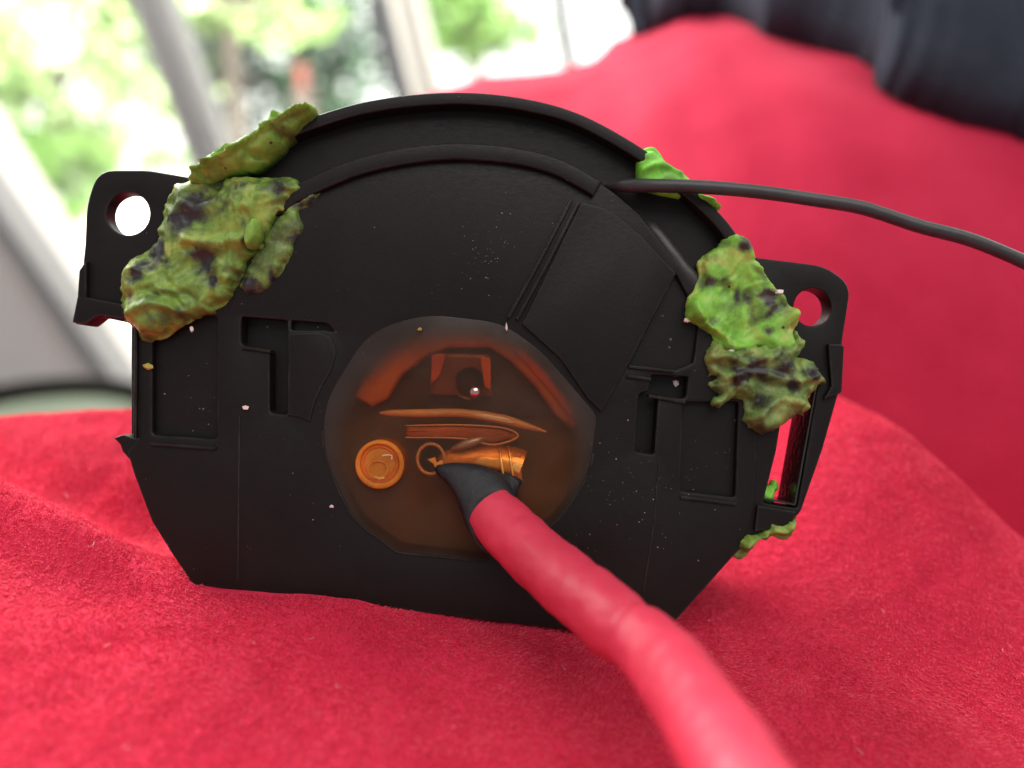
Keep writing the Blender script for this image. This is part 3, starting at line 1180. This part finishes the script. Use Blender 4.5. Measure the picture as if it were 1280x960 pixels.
# lips below the pockets
for a, b in (((186, 550), (268, 556)), ((301, 429), (337, 434)), ((852, 617), (922, 626)), ((784, 465), (815, 469)), ((812, 490), (858, 498)), ((787, 453), (844, 459))):
    plate('lip', band([a, ((a[0] + b[0]) / 2, (a[1] + b[1]) / 2), b], 0, 4.2), [], 0.35, 2.0, PLASTIC, H, bevel=1.6)
# thin applied piece with a curled edge, left of the window
applied = fillet([(359, 414, 2), (398, 412), (412, 417, 8), (420, 436, 8), (412, 462), (402, 478), (392, 500), (386, 524), (374, 519), (359, 516, 2)])
plate('label_film', applied, [], 0.42, 0.9, PLASTIC, H, bevel=1.4)
# sector-shaped cover on the right and double rib beside it
sector = fillet([(727, 248, 6), (764, 258, 20), (802, 290, 20), (846, 338, 3), (786, 452, 3), (752, 512), (735, 496), (700, 445), (652, 402, 4)])
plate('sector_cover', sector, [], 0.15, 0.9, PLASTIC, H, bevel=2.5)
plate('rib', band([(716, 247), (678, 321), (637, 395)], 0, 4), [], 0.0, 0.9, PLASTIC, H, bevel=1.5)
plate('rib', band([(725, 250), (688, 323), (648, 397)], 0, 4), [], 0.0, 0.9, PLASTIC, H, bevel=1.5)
# faint vertical mould lines of the lower body
plate('mould_line', band([(298, 517), (297, 620), (296, 728)], 0, 2), [], 0.6, 0.9, PLASTIC, H, bevel=0.8)
plate('mould_line', band([(826, 570), (820, 650), (806, 740)], 0, 2), [], 0.6, 0.9, PLASTIC, H, bevel=0.8)
# left flank: side wall with a ridge and a snapped corner
plate('side_wall', fillet([(152, 398), (166, 398), (166, 546), (152, 541)]), [], 2.5, 8.0, PLASTIC, H, bevel=2)
plate('side_ridge', band([(166, 400), (166, 470), (165, 545)], 0, -4), [], 0.2, 3.0, PLASTIC, H, bevel=1.5)
plate('snapped_corner', [(138, 545), (150, 541), (168, 547), (172, 566), (158, 572), (149, 562), (146, 553)], [], 0.8, 5.0, PLASTIC, H, bevel=1.5)

# mounting ears
ear_l = fillet([(88, 401, 3), (97, 342, 8), (101, 300), (103, 248, 30), (118, 207, 34), (180, 207, 10), (262, 221), (240, 300), (200, 409), (152, 399, 2), (121, 392, 4), (106, 404, 3)])
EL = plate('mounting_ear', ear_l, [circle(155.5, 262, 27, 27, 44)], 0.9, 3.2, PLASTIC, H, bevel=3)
plate('ear_ledge', fillet([(96, 366), (152, 377, 2), (156, 396), (122, 391, 4), (106, 402, 3), (89, 400, 2)]), [], 0.1, 1.2, PLASTIC, H, bevel=2.5)
plate('ear_web', fillet([(98, 335, 2), (107, 322, 2), (107, 372), (96, 366)]), [], 0.1, 1.2, PLASTIC, H, bevel=2)
ear_r = fillet([(936, 316), (962, 319, 6), (1036, 328, 26), (1068, 352, 24), (1056, 430, 10), (1053, 486, 4), (1032, 560), (1004, 640, 6), (985, 655), (952, 664), (928, 684), (928, 500), (938, 400)])
slot = fillet([(988, 470, 4), (1027, 470, 4), (1016, 540), (1000, 634, 4), (957, 627, 4), (974, 560)])
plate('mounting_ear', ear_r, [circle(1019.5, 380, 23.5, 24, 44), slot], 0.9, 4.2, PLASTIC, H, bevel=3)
plate('slot_wall', fillet([(1027, 500, 2), (1044, 500, 2), (1036, 545), (1010, 636, 3), (1000, 634, 2), (1016, 540)]), [], 4.1, 7.5, PLASTIC, H, bevel=1)
plate('slot_liner', band(smooth_line([(1026, 480), (1015, 540), (999, 630)], 4), 0, 2.5), [], 1.1, 7.4, PLASTIC_G, H, bevel=0.8)
plate('slot_liner', band([(958, 623), (978, 627), (998, 631)], 0, -2.5), [], 1.1, 7.0, PLASTIC_G, H, bevel=0.8)
plate('ear_ledge', fillet([(1036, 426, 3), (1056, 428, 3), (1053, 488, 3), (1030, 496, 3), (1040, 480)]), [], 0.1, 1.2, PLASTIC, H, bevel=2)
plate('slot_sill', fillet([(948, 629, 2), (996, 637, 2), (990, 656, 3), (944, 662, 2)]), [], 0.2, 1.6, PLASTIC, H, bevel=2)

# amber window: well floor, inner pieces, then the resin disc in front
plate('well_floor', circle(573, 545, 172, 156, 60), [circle(474, 578, 25, 25, 32)], 4.4, 5.9, BROWN_FLOOR, H, bevel=0)
wedge = [(438, 494), (450, 466), (476, 432), (515, 408), (560, 397), (628, 403), (668, 436), (706, 484), (738, 528), (716, 534), (694, 516), (672, 484), (640, 450), (612, 431), (560, 431), (534, 441), (500, 465), (482, 496), (462, 506)]
cav = fillet([(482, 494, 6), (500, 464), (534, 440), (560, 430, 8), (612, 430, 8), (640, 450), (672, 484), (690, 512, 6), (622, 508), (574, 504), (510, 503)])
plate('arch_frame', wedge, [], 1.5, 4.35, RED_BROWN, H, bevel=8)
plate('arch_edge', band([(652, 428), (690, 470), (724, 513)], 0, 12), [], 1.1, 1.9, RIM_RED, H, bevel=4)
plate('cavity_floor', offset(cav, -8), [], 3.6, 4.35, CAV_IN, H, bevel=0)
bx = plate('contact_block', fillet([(538, 436, 5), (612, 438, 5), (616, 494, 3), (534, 492, 3)]), [circle(586, 474, 17, 17, 28)], 1.9, 4.0, BLOCK_IN, H, bevel=6)
plate('block_edge', fillet([(538, 439, 4), (557, 438, 6), (549, 466, 6), (537, 478, 3)]), [], 1.2, 2.3, RIM_RED, bx, bevel=2.5)
plate('block_edge', fillet([(599, 442, 4), (613, 444, 4), (613, 486, 4), (605, 480, 3)]), [], 1.2, 2.3, ORANGE_D, bx, bevel=2)
tube('contact_pin', [(582, 472, 4.0, 1.6), (586, 477, 2.9, 1.6), (590, 483, 1.9, 1.55)], DARK_IN, H)


def ball(name, px, py, d, r, mat, parent, sq=1.0):
    bm = bmesh.new()
    bmesh.ops.create_uvsphere(bm, u_segments=24, v_segments=14, radius=r * 0.001)
    for f in bm.faces:
        f.smooth = True
    for v in bm.verts:
        v.co.y *= sq
    me = bpy.data.meshes.new(name)
    bm.to_mesh(me)
    bm.free()
    o = link(name, me, mat, parent)
    o.location = loc(px, py, d)
    return o


ball('pin_head', 593, 487, 1.4, 0.9, STEEL, H)
# curved rib and spoon-shaped blade
tube('curved_rib', [(472, 514, 1.9, 0.12), (490, 514, 1.6, 0.42), (530, 514, 1.5, 0.55), (576, 514, 1.5, 0.58), (624, 521, 1.5, 0.58), (660, 531, 1.6, 0.45), (684, 538, 2.0, 0.12)], TAN_RIB, H, seg=16, persp=False, rn=0.12)
bl = plate('blade', fillet([(505, 531, 3), (574, 530), (630, 534, 8), (648, 544, 3), (615, 553), (575, 546), (505, 545, 3)]), [], 1.5, 2.8, RED_BROWN, H, bevel=6)
tube('blade_edge', [(505, 545, 1.6, 0.10), (575, 546, 1.5, 0.14), (616, 554, 1.5, 0.14), (647, 544, 1.5, 0.14), (630, 533, 1.5, 0.13), (574, 529, 1.6, 0.12), (505, 530, 1.7, 0.08)], TAN_RIB, bl, seg=10, persp=False, n=8)
# round orange cap
capo = plate('amber_cap', circle(474, 578, 31, 31, 48), [circle(474, 577, 24, 24, 40)], 0.05, 5.0, ORANGE, H, bevel=4)
plate('cap_floor', circle(474, 578, 26, 26, 40), [], 0.45, 1.6, ORANGE, capo, bevel=0)
plate('cap_ring', circle(474, 578, 24, 24, 48), [circle(474, 576, 19, 18.5, 40)], 0.3, 1.2, ORANGE_D, capo, bevel=2.2)
plate('cap_boss', circle(472, 585, 14, 13, 32), [circle(471, 583, 10.5, 10, 28)], 0.25, 1.2, ORANGE, capo, bevel=2)
plate('cap_mark', band([(468, 592), (474, 594), (480, 593)], 0, 3), [], 0.15, 1.2, BRASS, capo, bevel=0.8)
plate('cap_mark', band([(477, 566), (484, 565), (490, 566), (490, 572)], 0, 2), [], 0.35, 1.2, TAN_RIB, capo, bevel=0.5)
# eyelet with brass tongue
_c = circle(537, 572, 17, 19, 28)
tube('eyelet', [(x, y, 1.5, 0.22) for x, y in _c + _c[:1]], TAN_RIB, H, seg=10, n=2, persp=False, cap=False)
plate('eyelet_hole', circle(537, 573, 14, 15.5, 30), [], 3.2, 3.6, DARK_IN, H, bevel=0)
plate('tongue', fillet([(533, 572), (543, 569), (545, 576), (552, 572), (556, 592), (544, 590), (541, 578)]), [], 0.8, 1.7, BRASS, H, bevel=1)
tm = tube('terminal', [(550, 582, 3.2, 1.3), (562, 578, 3.0, 1.75), (590, 575, 2.9, 1.95), (620, 576, 2.9, 2.1), (640, 580, 2.9, 2.2), (651, 584, 2.9, 2.2)], BRASS, H, seg=32, persp=False, rn=0.06)
for ex in (625, 637):
    tube('terminal_edge', [(ex + 6, 602, 1.6, 0.16), (ex + 4, 592, 0.85, 0.17), (ex + 2, 578, 0.65, 0.17), (ex, 564, 1.1, 0.16), (ex - 2, 556, 1.9, 0.15)], BRASS, tm, seg=10, persp=False)
plate('terminal_tab', fillet([(640, 566, 3), (652, 564, 3), (653, 604, 4), (644, 606, 3)]), [], 1.0, 1.6, BRASS, tm, bevel=2.5)
tube('solder_blob', [(562, 562, 1.9, 0.25), (574, 556, 1.4, 0.55), (588, 551, 1.3, 0.62), (600, 547, 1.5, 0.45), (608, 545, 1.9, 0.2)], SOLDER, H, seg=16, persp=False, rn=0.2)
disc = DISC
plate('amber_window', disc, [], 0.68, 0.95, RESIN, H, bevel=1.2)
low = [q for q in disc if not (q[1] < 530)]
low = sorted(low, key=lambda q: -math.atan2(q[1] - 520, q[0] - 573))
plate('window_rim', band(low, 0, 2.4), [], 0.55, 0.9, PLASTIC, H, bevel=0.8)

# ------------------------------------------------------------------ cable and wires
cab = empty('power_cable', HM @ Matrix.Translation(loc(610, 640, -1)))
tag(cab, 'thick cable in red heat-shrink sleeve coming out of the amber window', 'cable')
coff = loc(610, 640, -1)


def shift(o, off):
    a = np.empty(len(o.data.vertices) * 3)
    o.data.vertices.foreach_get('co', a)
    a = a.reshape(-1, 3) - np.array(off)
    o.data.vertices.foreach_set('co', a.ravel())
    o.data.update()
    return o


red_path = [(614, 636, -1.0, 3.45), (640, 664, -3.5, 3.55), (672, 694, -6.5, 3.6), (706, 722, -10, 3.65), (738, 748, -13, 3.75), (768, 772, -16, 3.7), (800, 796, -19.5, 3.55),
            (828, 822, -23, 3.6), (856, 858, -28, 3.75), (884, 900, -33, 3.75), (912, 945, -38, 3.75), (945, 1000, -43, 3.75), (985, 1070, -47, 3.75)]
rs = tube('red_sleeve', red_path, RED_SLEEVE, cab, seg=64, n=24, rn=0.06, seed=3,
          creases=[(0.10, 0.012, 0.03, 1.0), (0.30, 0.016, 0.05, 0.6), (0.475, 0.018, 0.085, 1.4), (0.66, 0.03, 0.03, 2.0)])
shift(rs, coff)
# ragged black sleeve flaring into the window
rings = [((597, 592), 1.0, (53, 6), 9), ((599, 596), 0.4, (48, 13), 12), ((603, 606), -0.2, (40, 22), 22), ((608, 620), -0.9, (34, 28), 35), ((616, 637), -1.7, (32, 31), 45), ((628, 652), -2.8, (32, 32), 45)]
v, f = [], []
SG = 48
for (cx, cy), d, (rx, ry), rot in rings:
    for k in range(SG):
        a = 2 * math.pi * k / SG
        x, y = rx * math.cos(a), ry * math.sin(a)
        ca, sa = math.cos(R(rot)), math.sin(R(rot))
        jag = 1 + (0.10 * noise.noise(Vector((k * 0.7, 3, 1))) if d > 0.9 else 0)
        v.append(loc(cx + (x * ca - y * sa) * jag, cy + (x * sa + y * ca) * jag, d - 0.6 * math.sin(a) * (1 if d < 0.5 else 0), False) - coff)
for i in range(len(rings) - 1):
    for k in range(SG):
        j = (k + 1) % SG
        f.append((i * SG + k, i * SG + j, (i + 1) * SG + j, (i + 1) * SG + k))
bs = mesh_obj('black_sleeve', v, f, BLACK_SLEEVE, cab)
m3 = bs.modifiers.new('thickness', 'SOLIDIFY')
m3.thickness = 0.0004
m3.offset = -1

wire = tube('wire', [(757, 229, 2.2, 0.55), (785, 229, 0.2, 0.85), (815, 229, -1.2, 0.83), (860, 230, -1.8, 0.83), (910, 233, -2.0, 0.83), (965, 239, -2.0, 0.82), (1020, 247, -2.0, 0.82), (1070, 255, -2.0, 0.82),
                     (1102, 264, -2.2, 0.82), (1150, 280, -2.6, 0.83), (1205, 294, -3, 0.83), (1250, 311, -3.2, 0.83), (1300, 334, -3.5, 0.83), (1360, 368, -4, 0.83)], WIRE_MAT, None, seg=28, rn=0.02)
recenter(wire)
tag(wire, 'thin dark grey wire leading from the dome off to the right', 'wire')
stub = tube('wire', [(812, 268, 3.4, 0.9), (824, 285, 2.2, 1.0), (842, 310, 1.8, 1.0), (858, 332, 1.6, 1.0), (872, 348, 1.6, 1.05), (886, 362, 2.0, 0.9)], WIRE_MAT, None, seg=24, rn=0.10, persp=False)
recenter(stub)
tag(stub, 'short dark wire stub lying in the groove, its end stuck in green putty', 'wire')


# ------------------------------------------------------------------ putty lumps
def putty(poly, d_base, Hh, wedge_w, mat, label, seed, bumps=(), spots=(), ridges=(), dirt_shade=0.0, rough=1.0, back=1.2, step=1.9, jag=5.0, tilt=None, name='putty_lump'):
    lp = smooth_line(poly, 10, closed=True)
    # resample + ragged outline
    pts = []
    for a, b in zip(lp, lp[1:] + lp[:1]):
        L_ = math.hypot(b[0] - a[0], b[1] - a[1])
        m = max(1, int(round(L_ / step)))
        for k in range(m):
            pts.append((a[0] + (b[0] - a[0]) * k / m, a[1] + (b[1] - a[1]) * k / m))
    pts = dedupe(pts)
    pts2 = []
    for x, y in pts:
        nx_ = noise.fractal(Vector((x * 0.045, y * 0.045, seed)), 0.9, 2, 4)
        ny_ = noise.fractal(Vector((x * 0.045, y * 0.045, seed + 50)), 0.9, 2, 4)
        pts2.append((x + jag * nx_, y + jag * ny_))
    B = np.array(dedupe(pts2))
    A2 = np.roll(B, -1, 0)
    xs = np.arange(B[:, 0].min(), B[:, 0].max(), step)
    ys = np.arange(B[:, 1].min(), B[:, 1].max(), step)
    G = np.array([(x, y) for x in xs for y in ys])
    G = G + np.random.default_rng(seed).uniform(-0.5, 0.5, G.shape)
    # inside test
    inside = np.zeros(len(G), bool)
    for a, b in zip(B, A2):
        cnd = ((a[1] > G[:, 1]) != (b[1] > G[:, 1]))
        with np.errstate(divide='ignore', invalid='ignore'):
            xi = (b[0] - a[0]) * (G[:, 1] - a[1]) / (b[1] - a[1]) + a[0]
        inside ^= cnd & (G[:, 0] < xi)
    G = G[inside]

    def sdist(Q):
        best = np.full(len(Q), 1e9)
        for a, b in zip(B, A2):
            ab = b - a
            t = np.clip(((Q - a) @ ab) / max(1e-9, ab @ ab), 0, 1)
            best = np.minimum(best, np.hypot(*(Q - a - t[:, None] * ab).T))
        return best
    G = G[sdist(G) > step * 0.6]
    nb_ = len(B)
    verts2 = [Vector(q) for q in B] + [Vector(q) for q in G]
    r = delaunay_2d_cdt(verts2, [(i, (i + 1) % nb_) for i in range(nb_)], [], 1, 1e-4)
    V2 = np.array([tuple(q) for q in r[0]])
    tris = [tuple(t) for t in r[2]]
    s = sdist(V2)
    wv = np.array([wedge_w * (1.05 + 1.1 * noise.noise(Vector((q[0] * 0.025, q[1] * 0.025, seed + 90)))) for q in V2])
    sk = np.array([13 * max(0, noise.fractal(Vector((q[0] * 0.035, q[1] * 0.035, seed + 120)), 1, 2, 3) + 0.05) for q in V2]) * min(1, wedge_w / 22)
    t = np.clip((s - sk) / np.maximum(6, wv), 0, 1)
    h = 0.16 * np.clip(s / 2.5, 0, 1) + Hh * np.sqrt(np.clip(1 - (1 - t) ** 2, 0, 1))
    edge = np.clip((s - sk) / 9.0, 0, 1)
    dv = np.zeros(len(V2))
    for i, (x, y) in enumerate(V2):
        wx = x + 24 * noise.noise(Vector((x * 0.02, y * 0.02, seed + 3)))
        wy = y + 24 * noise.noise(Vector((x * 0.02, y * 0.02, seed + 9)))
        n1 = noise.fractal(Vector((wx * 0.022, wy * 0.022, seed)), 1, 2, 3)
        n2 = 1 - abs(noise.noise(Vector((wx * 0.045, wy * 0.03, seed + 20)))) * 2.2
        n3 = noise.fractal(Vector((x * 0.10, y * 0.10, seed + 5)), 0.8, 2, 5)
        n4 = noise.fractal(Vector((wx * 0.03, wy * 0.03, seed + 70)), 1, 2, 4)
        n5 = 1 - abs(noise.noise(Vector((wx * 0.07 + wy * 0.03, wy * 0.045, seed + 40)))) * 3.0
        h[i] += edge[i] * rough * (0.62 * n1 + 0.30 * max(-0.8, n2) + 0.15 * max(-0.5, n5) + 0.06 * n3)
        dv[i] = dirt_shade + 0.75 * max(0, n4 - 0.10) + 0.45 * max(0, -n1 - 0.12) + 0.3 * max(0, -n5 - 0.2)
    for bx_, by_, br, bh in bumps:
        h += bh * np.exp(-((V2[:, 0] - bx_) ** 2 + (V2[:, 1] - by_) ** 2) / br ** 2) * edge
    for sx, sy, sr, ss in spots:
        dd = np.hypot(V2[:, 0] - sx, V2[:, 1] - sy)
        wob_ = np.array([noise.noise(Vector((q[0] * 0.09, q[1] * 0.09, seed + 33))) for q in V2])
        dv += ss * np.clip(1.25 - dd / (sr * (1 + 0.5 * wob_)), 0, 1)
        h -= 0.15 * np.exp(-(dd / sr) ** 2) * edge * (ss > 0.3)
    for line, rw, rh in ridges:
        ln_ = np.array(smooth_line(line, 6))
        best = np.full(len(V2), 1e9)
        for a, b in zip(ln_[:-1], ln_[1:]):
            ab = b - a
            tt = np.clip(((V2 - a) @ ab) / max(1e-9, ab @ ab), 0, 1)
            best = np.minimum(best, np.hypot(*(V2 - a - tt[:, None] * ab).T))
        h += rh * np.exp(-(best / rw) ** 2) * np.clip(edge * 2, 0, 1)
    h = np.maximum(h, 0.0)
    base = np.full(len(V2), d_base) if tilt is None else d_base + tilt[0] * (V2[:, 0] - tilt[2]) + tilt[1] * (V2[:, 1] - tilt[3])
    verts = [loc(q[0], q[1], bb - hh) for q, hh, bb in zip(V2, h, base)]
    faces = [tuple(f_) for f_ in tris]
    # back skin
    nV = len(verts)
    cen = V2[:nb_].mean(0)
    back_v = [loc(q[0] + (cen[0] - q[0]) * 0.05, q[1] + (cen[1] - q[1]) * 0.05, bb + back) for q, bb in zip(V2, base)]
    verts += back_v
    faces += [(a + nV, c_ + nV, b + nV) for a, b, c_ in tris]
    for i in range(nb_):
        j = (i + 1) % nb_
        faces.append((i, i + nV, j + nV, j))
    me = bpy.data.meshes.new(name)
    me.from_pydata([tuple(q) for q in verts], [], faces)
    me.polygons.foreach_set('use_smooth', [True] * len(me.polygons))
    bm = bmesh.new()
    bm.from_mesh(me)
    bmesh.ops.recalc_face_normals(bm, faces=bm.faces)
    bm.to_mesh(me)
    bm.free()
    at_ = me.attributes.new('dirt_shade', 'FLOAT', 'POINT')
    at_.data.foreach_set('value', np.concatenate([dv, dv]).astype(np.float32))
    o = link(name, me, mat)
    recenter(o)
    tag(o, label, 'putty', 'green putty lumps')
    return o


# left: large stained lump across the ear and the face
putty([(148, 348), (160, 328), (178, 312), (196, 300), (197, 285), (204, 262), (214, 240), (226, 224), (262, 222), (330, 218), (366, 220), (376, 236), (366, 252), (350, 262), (340, 276),
       (334, 292), (328, 306), (316, 318), (306, 330), (296, 352), (282, 372), (262, 388), (240, 398), (214, 412), (190, 424), (172, 420), (158, 404), (154, 386), (148, 368)],
      0.6, 1.9, 28, PUTTY_L, 'large olive green putty lump with purple-black stains over the left ear', 11,
      bumps=[(200, 385, 30, 1.2), (185, 350, 22, 0.8), (300, 262, 30, 0.7), (250, 330, 22, -0.9), (290, 340, 14, 0.8)],
      spots=[(180, 341, 13, 1.0), (250, 258, 30, 0.85), (225, 282, 22, 0.6), (262, 322, 22, 0.75), (296, 240, 20, 0.35), (270, 352, 9, 0.8), (170, 312, 10, 0.6), (200, 312, 18, 0.8), (205, 400, 14, 0.45), (232, 392, 12, 0.35),
             (352, 236, 16, 0.7), (318, 300, 10, 0.6), (172, 370, 8, 0.6), (185, 420, 9, 0.4)],
      ridges=[([(160, 372), (190, 362), (215, 372), (240, 366)], 6, -0.7), ([(170, 390), (205, 378), (235, 392)], 6, 0.7), ([(240, 300), (270, 306), (300, 300), (316, 308)], 7, 0.8), ([(232, 246), (250, 262), (285, 250), (320, 262)], 8, 0.5)], rough=1.15)
putty([(296, 350), (310, 322), (326, 300), (338, 276), (356, 256), (376, 240), (398, 232), (392, 250), (374, 262), (378, 282), (366, 300), (362, 318), (350, 338), (334, 356), (312, 364), (300, 360)],
      0.75, 0.9, 26, PUTTY_L, 'thin shade-darkened green putty smear on the face, right of the large olive lump', 14, dirt_shade=0.36, rough=0.5, jag=4)  # raised level darkens the whole smear: its shade is put into the colour
putty([(313, 300), (316, 284), (324, 274), (331, 280), (330, 296), (324, 308), (316, 310)], -1.9, 1.4, 9, PUTTY_W, 'small pale green bead of putty on the right edge of the olive lump', 15, rough=0.2, jag=0.6, back=2.5)
# upper left: leaf-like fold along the outer rim
putty([(238, 224), (250, 204), (272, 194), (300, 180), (330, 164), (344, 146), (356, 138), (380, 131), (396, 132), (396, 142), (380, 156), (360, 172), (338, 196), (310, 212), (276, 222), (252, 230)],
      -0.4, 2.6, 20, PUTTY_W, 'leaf-like green putty fold squeezed along the upper left of the dome', 17,
      ridges=[([(252, 216), (280, 206), (312, 190), (345, 164), (372, 146), (392, 138)], 2.6, 1.5), ([(268, 210), (284, 196), (296, 186)], 2.4, 1.1), ([(340, 168), (352, 146), (366, 138)], 2.6, 1.3), ([(300, 198), (312, 184), (328, 170)], 2.4, 0.9)],
      spots=[(375, 142, 8, 0.3)], rough=0.5, back=3.5, jag=3)
# top right: bright clean piece above the wire
putty([(797, 212), (799, 190), (806, 180), (820, 178), (830, 190), (842, 204), (858, 212), (868, 222), (880, 236), (896, 244), (904, 254), (896, 258), (880, 250), (860, 242), (830, 236), (800, 228)],
      1.2, 1.8, 14, PUTTY_B, 'bright lime green putty dab on the dome above the wire', 21, ridges=[([(800, 212), (825, 204), (850, 212)], 5, 0.7)], rough=0.35, jag=1.0, back=4)
# right: scooped lump on the rim
putty([(872, 348), (876, 326), (890, 308), (906, 295), (922, 291), (934, 300), (946, 322), (960, 342), (974, 360), (986, 376), (998, 384), (999, 400), (990, 412), (994, 428), (985, 440), (962, 438), (940, 436), (916, 440),
       (902, 430), (888, 416), (872, 404), (858, 392), (862, 370)],
      0.5, 1.6, 18, PUTTY_R, 'scooped bright green putty lump on the right of the dome', 25,
      bumps=[(922, 405, 30, -1.0), (905, 360, 26, -0.8), (985, 395, 14, 0.6)], spots=[(928, 306, 12, 0.9), (958, 366, 12, 0.65), (958, 412, 7, 0.8), (915, 374, 16, 0.3), (884, 352, 12, 0.6), (890, 400, 7, 0.5), (905, 300, 8, 0.4), (950, 345, 10, 0.3)],
      ridges=[([(866, 380), (878, 402), (900, 424), (930, 432)], 7, 0.8), ([(925, 300), (950, 332), (978, 368), (992, 390)], 7, 0.8)], rough=0.8, back=2.5, jag=4)
# right: grimy lower lump
putty([(880, 452), (884, 434), (896, 424), (920, 428), (950, 424), (985, 420), (1000, 410), (1004, 428), (1000, 444), (1014, 450), (1028, 460), (1032, 474), (1020, 484), (1010, 500), (1000, 518), (978, 527), (956, 539), (942, 538),
       (934, 520), (928, 502), (914, 500), (898, 504), (892, 496), (900, 488), (886, 480), (896, 470), (884, 464)],
      0.4, 1.5, 18, PUTTY_D, 'grimy olive and black putty lump above the slot on the right ear', 29, dirt_shade=0.12,
      spots=[(940, 455, 16, 0.6), (920, 470, 14, 0.7), (975, 455, 18, 0.6), (1010, 466, 12, 0.8), (948, 500, 12, 0.6), (990, 480, 12, 0.4)],
      ridges=[([(900, 470), (940, 462), (980, 474), (1014, 468)], 6, 0.9), ([(940, 520), (965, 496), (995, 500)], 7, 0.8), ([(905, 440), (930, 452), (950, 444)], 5, 0.7)], rough=1.3, back=2.0, jag=8)
# bottom right: torn scraps under the slot
putty([(918, 692), (930, 676), (944, 662), (960, 654), (976, 654), (990, 646), (1000, 648), (998, 662), (986, 670), (964, 676), (948, 682), (934, 694), (924, 698)],
      1.2, 1.9, 14, PUTTY_L, 'torn yellow-green putty scrap hanging below the slot', 33, rough=0.9, jag=8, back=3)
putty([(954, 642), (958, 622), (964, 612), (972, 614), (982, 602), (987, 612), (980, 624), (986, 643)], 4.4, 1.2, 10, PUTTY_B, 'tiny bright putty scrap inside the slot of the right ear', 35, rough=0.6, jag=4, back=1.5, step=1.6)
putty([(1006, 620), (1010, 608), (1018, 609), (1026, 607), (1018, 616), (1010, 624)], 4.5, 0.8, 6, PUTTY_W, 'pale ragged putty shred sticking out beside the slot', 37, rough=0.5, jag=2.0, back=1.0, step=1.6)


# ------------------------------------------------------------------ crumbs and dust
def crumb(px, py, d, r, mat, label, seed, sq=(1, 0.6, 0.8)):
    bm = bmesh.new()
    bmesh.ops.create_icosphere(bm, subdivisions=1, radius=1)
    rg = random.Random(seed)
    for v_ in bm.verts:
        k = rg.uniform(0.6, 1.25)
        v_.co = Vector((v_.co.x * sq[0], v_.co.y * sq[1], v_.co.z * sq[2])) * k * r * 0.001
    me = bpy.data.meshes.new('crumb')
    bm.to_mesh(me)
    bm.free()
    o = link('crumb', me, mat)
    o.matrix_world = HM @ Matrix.Translation(loc(px, py, d))
    tag(o, label, 'crumb', 'crumbs on the housing')
    return o


crumb(305, 507, 0.5, 0.45, CRUMB_W, 'white crumb at the foot of the left L-shaped pocket', 1)
crumb(850, 475, 2.8, 0.55, CRUMB_W, 'pinkish flake inside the right pocket', 2, (0.9, 0.5, 0.9))
crumb(860, 397, 0.4, 0.5, CRUMB_W, 'white crumb at the left edge of the scooped putty', 3)
crumb(912, 437, -0.9, 0.5, CRUMB_W, 'white crumb on the lower edge of the scooped putty', 4)
crumb(970, 363, -1.3, 0.55, CRUMB_W, 'pale crumb on the right edge of the scooped putty', 5, (0.9, 0.6, 0.7))
crumb(183, 455, 0.5, 0.75, CRUMB_Y, 'small yellow flake below the large olive lump', 6, (1.1, 0.4, 0.55))
crumb(239, 408, 0.2, 0.5, CRUMB_W, 'pinkish crumb at the lower tip of the olive lump', 7, (0.7, 0.5, 1.1))
crumb(413, 631, 0.6, 0.32, CRUMB_W, 'tiny white speck at the lower left of the amber window', 8)
crumb(525, 408, 0.2, 0.35, CRUMB_Y, 'tiny tan crumb on the top left edge of the amber window', 9)
crumb(633, 406, 0.2, 0.4, CRUMB_W, 'pale crumb at the lower end of the double rib', 10, (0.5, 0.5, 1.3))

crumb(729, 742, -15.6, 0.28, BLACK_SLEEVE, 'tiny black speck on the red heat-shrink sleeve', 12)

# dust: loose specks on the face (too many and too small to pick apart)
rg = random.Random(5)
dv_, df_ = [], []
for k in range(300):
    px, py = rg.uniform(175, 930), rg.uniform(220, 770)
    if rg.random() < 0.45:
        px, py = (rg.gauss(790, 40), rg.gauss(610, 30)) if rg.random() < 0.5 else (rg.gauss(612, 22), rg.gauss(312, 26))
    d = 0.66
    if (px - 573) ** 2 + (py - 545) ** 2 < 172 ** 2:
        d = 1.1
    if not (160 < px < 935 and 235 < py < 715):
        continue
    r_ = rg.choice((0.04, 0.05, 0.05, 0.06, 0.08, 0.11))
    b_ = len(dv_)
    c_ = loc(px, py, d)
    for q in ((1, 0, 0), (-0.5, 0, 0.9), (-0.6, 0, -0.8), (0, -0.7, 0)):
        dv_.append(c_ + Vector([t * r_ * 0.001 * rg.uniform(0.6, 1.4) for t in q]))
    df_ += [(b_, b_ + 1, b_ + 3), (b_ + 1, b_ + 2, b_ + 3), (b_ + 2, b_, b_ + 3), (b_, b_ + 2, b_ + 1)]
DUST = pmat('dust', (0.35, 0.28, 0.26), 0.8, noise_scale=500, var=0.3)
du = mesh_obj('dust', dv_, df_, DUST, H, smooth=False)
du['kind'] = 'stuff'
